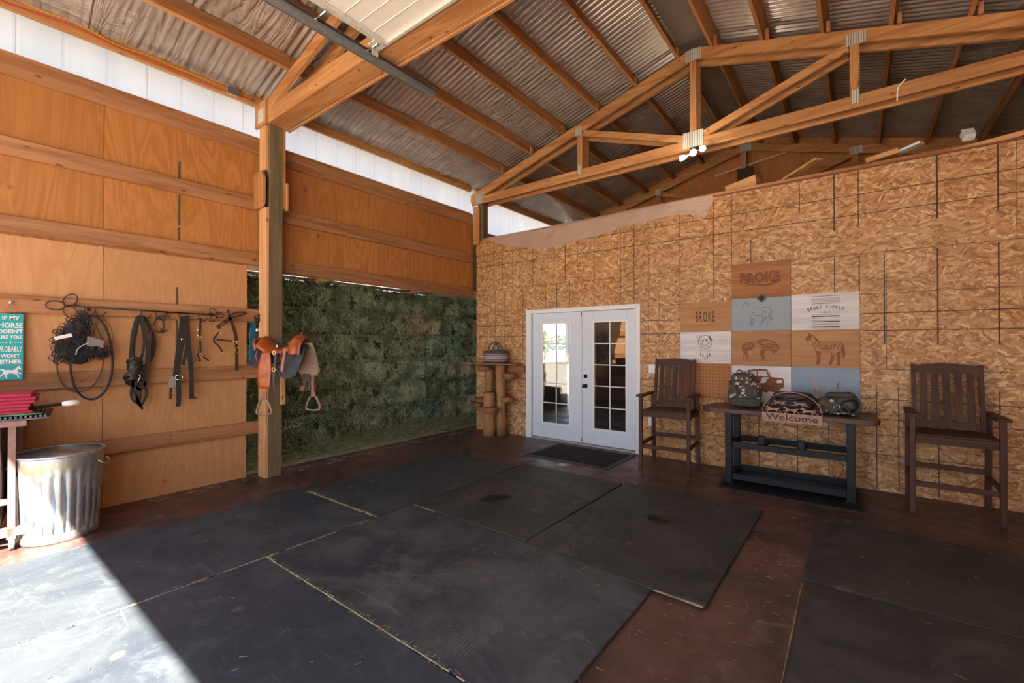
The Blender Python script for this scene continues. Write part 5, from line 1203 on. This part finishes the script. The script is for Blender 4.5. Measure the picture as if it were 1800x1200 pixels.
# row 1
p = panel(0, .86, Z1+.012, 'pegboard', 'brown pegboard panel full of small holes, beside the left tall chair')
mb = MB()
for i in range(16):
    for j in range(10):
        x = CX[0]+.03+i*.038; z = .885+j*.043; r = .0065; mb.add([(x+r*cos(2*pi*k/6), AY-.0003, z+r*sin(2*pi*k/6)) for k in range(6)], [tuple(range(6))])
mb.build('peg_holes', 'hole', p, kind='stuff')
p = panel(1, .86, Z1, 'artwhite', 'whitewashed panel with a brown engraved off-road car, behind the backpack')
CAR = [(.0, .25), (.0, .62), (.08, .66), (.14, .95), (.60, 1.0), (.68, .70), (.97, .66), (1.0, .58), (.99, .28), (.92, .24), (.86, .10), (.74, .08), (.66, .14), (.60, .05), (.40, .12), (.26, .1), (.10, .16)]
fill(p, [CAR], -1.13, .965, .45, .30, 'ink2')
fill(p, [[(.18, .72), (.21, .90), (.36, .92), (.36, .72)], [(.39, .72), (.39, .92), (.58, .95), (.63, .72)], [(.5, .68), (.66, .68), (.55, .45), (.42, .42)], [(.83, .46), (.96, .48), (.95, .60), (.84, .58)]], -1.13, .9635, .45, .30, 'artwhite', 'engraving_gap', .0003)
strokes(p, [[(.56, .6), (.98, .62)], [(.55, .42), (.82, .42), (.98, .44)], [(.56, .34), (.98, .35)], [(.70+.065*cos(a), .22+.10*sin(a)) for a in [2*pi*k/14 for k in range(15)]], [(.14, .95), (.60, 1.0), (.68, .70)]], -1.13, .962, .45, .30, .006, 'ink')
p = panel(2, .86, Z1, 'artblue2', 'sky-blue panel with a thin handwritten word, above the camouflage bag')
strokes(p, [[(.10, 1.0), (.04, .9), (.08, .6), (.10, .3), (.0, .0), (.06, .12), (.12, .35), (.22, .42), (.18, .25)], [(.24, .42), (.27, .28), (.34, .42), (.24, -.05), (.16, -.08), (.28, .16), (.42, .32), (.46, .42)], [(.46, .40), (.50, .24), (.58, .38), (.66, .30), (.70, .36)], [(.84, .36), (.74, .38), (.70, .24), (.78, .20), (.86, .34), (.96, .78), (.88, .42), (.90, .22), (.98, .20)]], -.40, .985, .26, .24, .009, 'inktan')
tag(MB().prism([(0, 1), (1, 0), (0, -1), (-1, 0)], lambda a, b: (-.913+a*.052, AY-.002, 2.131+b*.052), lambda a, b: (-.913+a*.052, AY-.010, 2.131+b*.052)).prism([(.45*cos(2*pi*k/8), .45*sin(2*pi*k/8)) for k in range(8)], lambda a, b: (-.913+a*.05, AY-.010, 2.131+b*.05), lambda a, b: (-.913+a*.03, AY-.022, 2.131+b*.03)).build('iron_stud', 'black', fix=True), 'black diamond-shaped iron stud between the top panel and the blue-grey panel', 'ornament')

# ------------------------------------------------------------------ tall chairs
def tall_chair(loc, rz, label):
    t = thing('bar_chair', label, 'chair', loc, group='tall wooden patio chairs', local=True); t.rotation_euler[2] = rz
    W = .29
    for s_ in (-1, 1):
        MB().box(s_*W-.022, s_*W+.022, -.275, -.24, 0, .905).build('leg', 'brownZ', t, bevel=.004)
        MB().beam((s_*(W-.005), .285, 0), (s_*(W-.005), .235, .905), .044, .036, up=(0, 1, 0)).build('leg', 'brownZ', t)
        MB().prism([(-.045, -.315), (.045, -.315), (.05, -.29), (.03, .27), (-.03, .27), (-.05, -.29)], lambda x, y: (s_*W+x, y, .906), lambda x, y: (s_*W+x, y, .930)).build('armrest', 'brownY', t, fix=True, bevel=.004)
        MB().box(s_*W-.014, s_*W+.014, -.238, .24, .66, .72).build('seat_rail', 'brownY', t)
        MB().box(s_*W-.012, s_*W+.012, -.238, .25, .285, .325).build('side_stretcher', 'brownY', t)
        MB().beam((s_*(W-.05), .155, .735), (s_*(W-.05), .285, 1.365), .036, .035, up=(0, 1, 0)).build('back_stile', 'brownZ', t)
        MB().prism([(-.24, .655), (-.24, .58), (-.17, .655)], lambda y, z: (s_*W-.008, y, z), lambda y, z: (s_*W+.008, y, z)).build('corner_brace', 'brownY', t, fix=True)
    MB().box(-W+.023, W-.023, -.265, -.24, .655, .725).build('front_rail', 'brownX', t, bevel=.003)
    MB().box(-W+.023, W-.023, .225, .25, .66, .72).build('rear_rail', 'brownX', t)
    for k in range(5):
        y0 = -.235+k*.092
        MB().box(-W+.016, W-.016, y0, y0+.084, .7205, .738).build('seat_slat', 'brownX', t, bevel=.003)
    MB().box(-W+.023, W-.023, -.268, -.245, .255, .305).build('footrest', 'brownX', t, bevel=.003)
    MB().box(-W+.02, W-.02, .255, .278, .33, .375).build('rear_stretcher', 'brownX', t)
    def bp(x, s_): return (x, .155+.13*s_, .735+.63*s_)
    n = 8; top = [(-.222+.444*k/n, .985+.035*sin(pi*k/n)) for k in range(n+1)]; poly = [(-.222, .87)]+top+[(.222, .87)]
    MB().prism(poly, lambda x, s_: (x, bp(x, s_)[1]-.014, bp(x, s_)[2]), lambda x, s_: (x, bp(x, s_)[1]+.012, bp(x, s_)[2])).build('top_rail', 'brownX', t, fix=True)
    MB().beam(bp(-.222, .09), bp(.222, .09), .024, .05).build('lower_rail', 'brownX', t)
    for k in range(5):
        x = -.168+.084*k; a, b = bp(x, .125), bp(x, .875); MB().beam(a, b, .052, .014, up=(0, 1, 0)).build('back_slat', 'brownZ', t)
    return t
tall_chair((-1.90, 5.79, 0), .055, 'tall dark slatted wooden chair right beside the white double doors')
tall_chair((.70, 5.84, 0), .0, 'tall dark slatted wooden chair at the right end of the strand board wall')

# ------------------------------------------------------------------ table
tb = thing('console_table', 'rough slab-top table on black welded steel legs against the strand board', 'table', (-.6, 5.7, 0))
edge = [(-1.45, 5.60), (-1.40, 5.505), (-1.2, 5.49), (-.9, 5.48), (-.55, 5.47), (-.2, 5.46), (.05, 5.45), (.165, 5.47), (.185, 5.60), (.16, 5.80), (.175, 6.0), (.12, 6.10), (-.2, 6.12), (-.7, 6.10), (-1.1, 6.12), (-1.35, 6.06), (-1.42, 5.85)]
MB().prism([tuple(p_)[:2] for p_ in smooth_path([(x, y, 0) for x, y in edge], 3, True)], lambda x, y: (x*.99-.006, y, .788), lambda x, y: (x, y, .842)).build('slab_top', 'slab', tb, fix=True, bevel=.006)
for x in (-1.15, -.045):
    for y in (5.535, 5.98):
        MB().box(x-.036, x+.036, y-.03, y+.03, .012, .787).build('leg', 'blacksteel', tb, bevel=.003)
    MB().box(x-.05, x+.05, 5.50, 6.01, .0096, .022).build('foot_plate', 'blacksteel', tb, bevel=.003)
    MB().box(x-.03, x+.03, 5.566, 5.949, .05, .10).build('side_rail', 'blacksteel', tb)
    MB().box(x-.03, x+.03, 5.566, 5.949, .40, .45).build('side_rail', 'blacksteel', tb)
for y in (5.52, 5.965):
    MB().box(-1.113, -.082, y, y+.03, .405, .47).build('middle_rail', 'blacksteel', tb, bevel=.003)
    MB().box(-1.113, -.082, y, y+.03, .05, .12).build('bottom_rail', 'blacksteel', tb, bevel=.003)
for x in (-.83, -.46): MB().box(x-.028, x+.028, 5.555, 5.96, .41, .45).box(x-.030, x+.030, 5.552, 5.60, .45, .56).build('cross_bracket', 'blacksteel', tb, bevel=.003)
MB().box(-1.10, -.10, 5.56, 5.96, .050, .060).build('bottom_tray', plain('blue_black_steel', (.03, .055, .075), .35, .4), tb)
# welcome sign
ws_ = thing('welcome_sign', 'rust-brown cut-metal arch sign with running horses and the word Welcome', 'sign', (-.535, 5.445, .75))
wy = 5.443
MB().prism([(-.803, .752), (-.27, .752), (-.27, .848), (-.803, .848)], lambda x, z: (x, wy, z), lambda x, z: (x, wy-.004, z)).build('name_plate', 'metalsign', ws_, fix=True)
MB().tube([(-.535+.262*cos(t), wy-.002, .848+.222*sin(t)) for t in [pi*i/28 for i in range(29)]], .0055, 8).build('arch', 'metalsign', ws_)
text_mb('Welcome', .095, lambda a, b, c: (-.535+a, wy-.0045-max(0, c), .772+b), .001, .0008, 1.22).build('lettering', plain('cutout_dark', (.035, .018, .014), .7), ws_)
for x0, s_, z0 in ((-.775, .155, .846), (-.615, .155, .846), (-.46, .155, .846), (-.70, .12, .925), (-.52, .12, .922)):
    MB().prism([(x0+a*s_, z0+b*s_*.48) for a, b in RUN], lambda x, z: (x, wy-.0005, z), lambda x, z: (x, wy-.004, z)).build('running_horse', 'metalsign', ws_, fix=True)
MB().tube(smooth_path([(-.72, wy-.002, .925), (-.66, wy-.002, .965), (-.60, wy-.002, .94), (-.5, wy-.002, .935), (-.44, wy-.002, .96), (-.38, wy-.002, .925)], 4), .004, 6).build('ridge_line', 'metalsign', ws_)
# bags
bp_ = thing('camo_backpack', 'patterned canvas backpack standing at the left on the table', 'backpack', (-1.05, 5.82, .843))
MB().blob((-1.04, 5.84, 1.00), (.175, .12, .155), 3.2, jit=.12, seed=2).build('body', 'camo', bp_)
MB().blob((-1.06, 5.81, 1.15), (.13, .095, .09), 3.0, jit=.15, seed=5, tilt=-.1).build('top_lid', 'camo', bp_)
MB().blob((-1.02, 5.74, .905), (.165, .07, .058), 3.0, jit=.1, seed=7).build('front_pocket', 'olive', bp_)
MB().blob((-.96, 5.76, 1.03), (.075, .05, .08), 2.8, jit=.1, seed=8).build('side_pocket', 'camo', bp_)
for x in (-1.03, -.92): MB().strap(smooth_path([(x, 5.69, .93), (x, 5.66, .90), (x+.005, 5.665, .87), (x, 5.69, .86)], 3), .018, .005, nrm=(0, 1, 0)).build('strap', 'olive', bp_)
MB().tube(smooth_path([(-1.12, 5.8, 1.24), (-1.09, 5.8, 1.265), (-1.05, 5.8, 1.24)], 4), .008, 6).build('grab_loop', 'leatherblk', bp_)
MB().strap(smooth_path([(-1.13, 5.71, 1.23), (-1.14, 5.705, 1.12), (-1.10, 5.70, 1.0), (-1.09, 5.70, .93)], 4), .024, .005, nrm=(0, 1, 0)).strap(smooth_path([(-.98, 5.70, 1.2), (-.96, 5.695, 1.08), (-.95, 5.69, .96)], 4), .022, .005, nrm=(0, 1, 0)).build('strap', 'olive', bp_)
bm_ = thing('satchel', 'dark plum rounded satchel lying behind the horse arch sign', 'bag', (-.55, 5.75, .843))
MB().blob((-.55, 5.76, .94), (.22, .11, .098), 2.6, jit=.1, seed=11).build('body', 'plum', bm_)
MB().blob((-.55, 5.74, 1.00), (.19, .09, .05), 3.5, jit=.05, seed=12).build('flap', 'blackcase', bm_)
MB().tube(smooth_path([(-.71, 5.68, .93), (-.66, 5.62, 1.0), (-.55, 5.61, .975), (-.44, 5.62, 1.0), (-.38, 5.66, .94)], 5), .012, 8).build('carry_strap', 'leatherbrn', bm_)
bc_ = thing('camo_duffel', 'open olive and patterned duffel bag at the right end of the table', 'bag', (-.15, 5.75, .843))
MB().blob((-.22, 5.75, .93), (.115, .11, .085), 2.8, jit=.15, seed=21).build('patterned_end', 'camo', bc_)
MB().blob((-.10, 5.80, .95), (.12, .13, .105), 3.0, jit=.12, seed=23, tilt=-.3).build('body', 'olive', bc_)
MB().blob((-.14, 5.74, 1.045), (.125, .10, .025), 3.0, jit=.15, seed=25, tilt=-.05).build('lid_flap', 'olive', bc_)
MB().blob((-.06, 5.70, .94), (.07, .05, .065), 3.0, tilt=-.4).build('open_mouth', 'blackcase', bc_)
MB().tube(smooth_path([(-.13, 5.66, .86), (-.12, 5.63, .92), (-.09, 5.62, .945), (-.05, 5.64, .88)], 4), .008, 6).tube(smooth_path([(-.02, 5.66, 1.03), (.03, 5.70, .98), (.02, 5.68, .88), (-.02, 5.64, .86)], 4), .011, 6).build('strap', 'olive', bc_)
for k in range(10):
    MB().blob((-.30+k*.03, 5.64+R.uniform(-.01, .01), .862+R.uniform(0, .012)), (.016, .016, .014), 2.4, seg=10, rings=6, jit=.3, seed=k).build('gathered_fold', 'camo', bc_)

# ------------------------------------------------------------------ loft scraps and drape
dp = MB()
low = [(-5.42, 3.47), (-5.18, 3.425), (-4.95, 3.33), (-4.68, 3.265), (-4.3, 3.18), (-4.0, 3.146), (-3.5, 3.188), (-3.04, 3.226), (-2.65, 3.284), (-2.3, 3.30), (-1.96, 3.334), (-1.75, 3.30), (-1.55, 3.235), (-1.46, 3.43)]
def drape(u, v):
    x = -5.42+3.96*u
    for i in range(len(low)-1):
        if low[i][0] <= x <= low[i+1][0]: f_ = (x-low[i][0])/(low[i+1][0]-low[i][0]); zl = low[i][1]*(1-f_)+low[i+1][1]*f_; break
    else: zl = low[-1][1]
    v2 = v*1.25; n_ = noise.noise(Vector((x*3.5, v*2, 0)))
    if v2 > 1: return (x, YB-.02+.25*(v2-1)*2, 3.512+.008*n_)
    return (x, YB-.025-.018*abs(n_)-.01*sin(x*14)*(1-v2), zl+(3.507-zl)*v2)
def drape_m():
    t = NT('draped_plastic'); v = t.coord(); t.bump(t.noise(t.map(v, (9, 9, 16)), 1, 5, .6, 2.), .6, .03)
    t.done((.62, .45, .37), .18, 0, .7); tr = t.n('BsdfTransparent'); mx = t.n('MixShader'); mx.inputs[0].default_value = .56
    t.l(tr.outputs[0], mx.inputs[1]); t.l(t.b.outputs[0], mx.inputs[2]); t.l(mx.outputs[0], t.out.inputs[0]); return t.m
tag(MB().grid(drape, 90, 10).build('plastic_sheet', drape_m()), 'clear plastic sheet draped over the top edge of the strand board', 'plastic sheet')
for x0, y0, x1, y1, z, w, h, mt, lab in ((-1.45, 7.0, -1.05, 6.9, 3.72, .15, .22, 'paleX', 'short pale plank end on the loft above the bison panel'), (-.75, 7.0, -.35, 6.6, 3.78, .1, .03, 'paleX', 'leaning strip of scrap wood on the loft, middle'),
                                         (.25, 7.0, .6, 6.8, 3.79, .1, .03, 'white_trim', 'white trim offcut lying on the loft'), (.97, 6.90, .98, 6.84, 3.82, .10, .12, 'white_trim', 'small white block standing on the loft edge'), (.1, 6.9, .4, 6.9, 3.76, .2, .06, 'paleX', 'flat pale board offcut beside the white trim on the loft')):
    tag(MB().beam((x0, y0, z), (x1, y1, z+.05), w, h).build('scrap_board', mt, bevel=.004), lab, 'scrap wood')
MB_ = MB().box(-3, 1.9, 6.6, 7.3, 3.401, 3.66); tag(MB_.build('lumber_stack', 'firX', bevel=.004), 'low stack of lumber lying on the loft floor behind the board wall', 'lumber')
tag(MB().beam((.75, 6.35, 3.52), (2.0, 6.35, 3.66), .04, .05).build('leaning_batten', 'paleX'), 'pale batten leaning on the wall top at the far right', 'scrap wood')
tag(MB().tube([(-2.25, 9.62, 4.96), (-1.0, 9.62, 5.12)], .012, 8).build('white_pipe', 'white_trim'), 'thin white conduit pipe crossing in front of the gable', 'pipe')
tag(MB().strap(smooth_path([(.42, 6.14, 4.31), (.36, 6.135, 4.24), (.35, 6.135, 4.10)], 4), .012, .002, nrm=(0, 1, 0)).build('string_scrap', 'paper'), 'scrap of white string looped over the middle truss beam at right', 'string')

# ------------------------------------------------------------------ outside, seen through the doors and the back room
def tree(x, y, h, w, sd_, label):
    t = thing('tree', label, 'tree', (x, y, -.13), group='trees outside')
    MB().tube([(x, y, -.13), (x+.1, y, h*.5)], .15, 8, rads=[.2, .1]).build('trunk', 'bark', t)
    mb = MB(); rr = random.Random(sd_)
    for _ in range(260):
        a = rr.uniform(0, 2*pi); b = rr.uniform(-1, 1); r_ = rr.uniform(.5, 1)**.5; c = Vector((x+w*r_*cos(a)*math.sqrt(1-b*b), y+w*r_*sin(a)*math.sqrt(1-b*b), h*.62+h*.4*r_*b)); s_ = w*.16
        d1 = Vector((rr.uniform(-1, 1), rr.uniform(-1, 1), rr.uniform(-1, 1))).normalized(); d2 = d1.orthogonal().normalized()
        mb.add([c-d1*s_, c+d2*s_*.6, c+d1*s_, c-d2*s_*.6], [(0, 1, 2, 3)])
    mb.build('crown', 'leaf', t)
def through(u, dist):
    a = (u-900)/787.; th = radians(37.55); dx, dy = -sin(th)+a*cos(th), cos(th)+a*sin(th); L = math.hypot(dx, dy); return dx/L*dist, dy/L*dist
for k, (u, dd, h, w) in enumerate(((946, 40, 3.0, 1.1), (958, 50, 2.9, 1.4), (968, 62, 2.6, 1.7), (979, 66, 2.9, 2.0), (990, 78, 3.0, 2.2), (1003, 75, 2.7, 1.6), (1013, 52, 2.8, 1.6))):
    x, y = through(u, dd); tree(x, y, h, w, k, ['big bushy tree', 'round tree', 'low distant tree', 'far wide tree', 'tree behind the white car', 'small tree right of the car', 'tree at the edge of the pane'][k]+' seen through the left door glass')
cx_, cy_ = through(992, 56); ca = thing('parked_car', 'white car parked outside, seen through the left glass door', 'car', (cx_, cy_, -.13))
prof_ = [(-2.2, .35), (-2.2, .95), (-1.9, 1.05), (-1.5, 1.65), (.6, 1.7), (1.1, 1.1), (2.1, .98), (2.25, .75), (2.25, .35)]
MB().prism(prof_, lambda a, z: (cx_+a, cy_-.9, z-.13), lambda a, z: (cx_+a, cy_+.9, z-.13)).build('body', 'carpaint', ca, fix=True, bevel=.05)
MB().box(cx_-1.4, cx_-.5, cy_-.92, cy_-.905, .95, 1.42).box(cx_-.4, cx_+.5, cy_-.92, cy_-.905, .95, 1.42).build('side_window', 'carglass', ca)
for dx in (-1.4, 1.4): ydisc(MB(), cx_+dx, .21, cy_-.88, [(.34, 0), (.34, .06), (.2, .08)]).build('wheel', 'tyre', ca)

for o in list(bpy.data.objects):
    if '_o' in o.keys(): del o['_o']
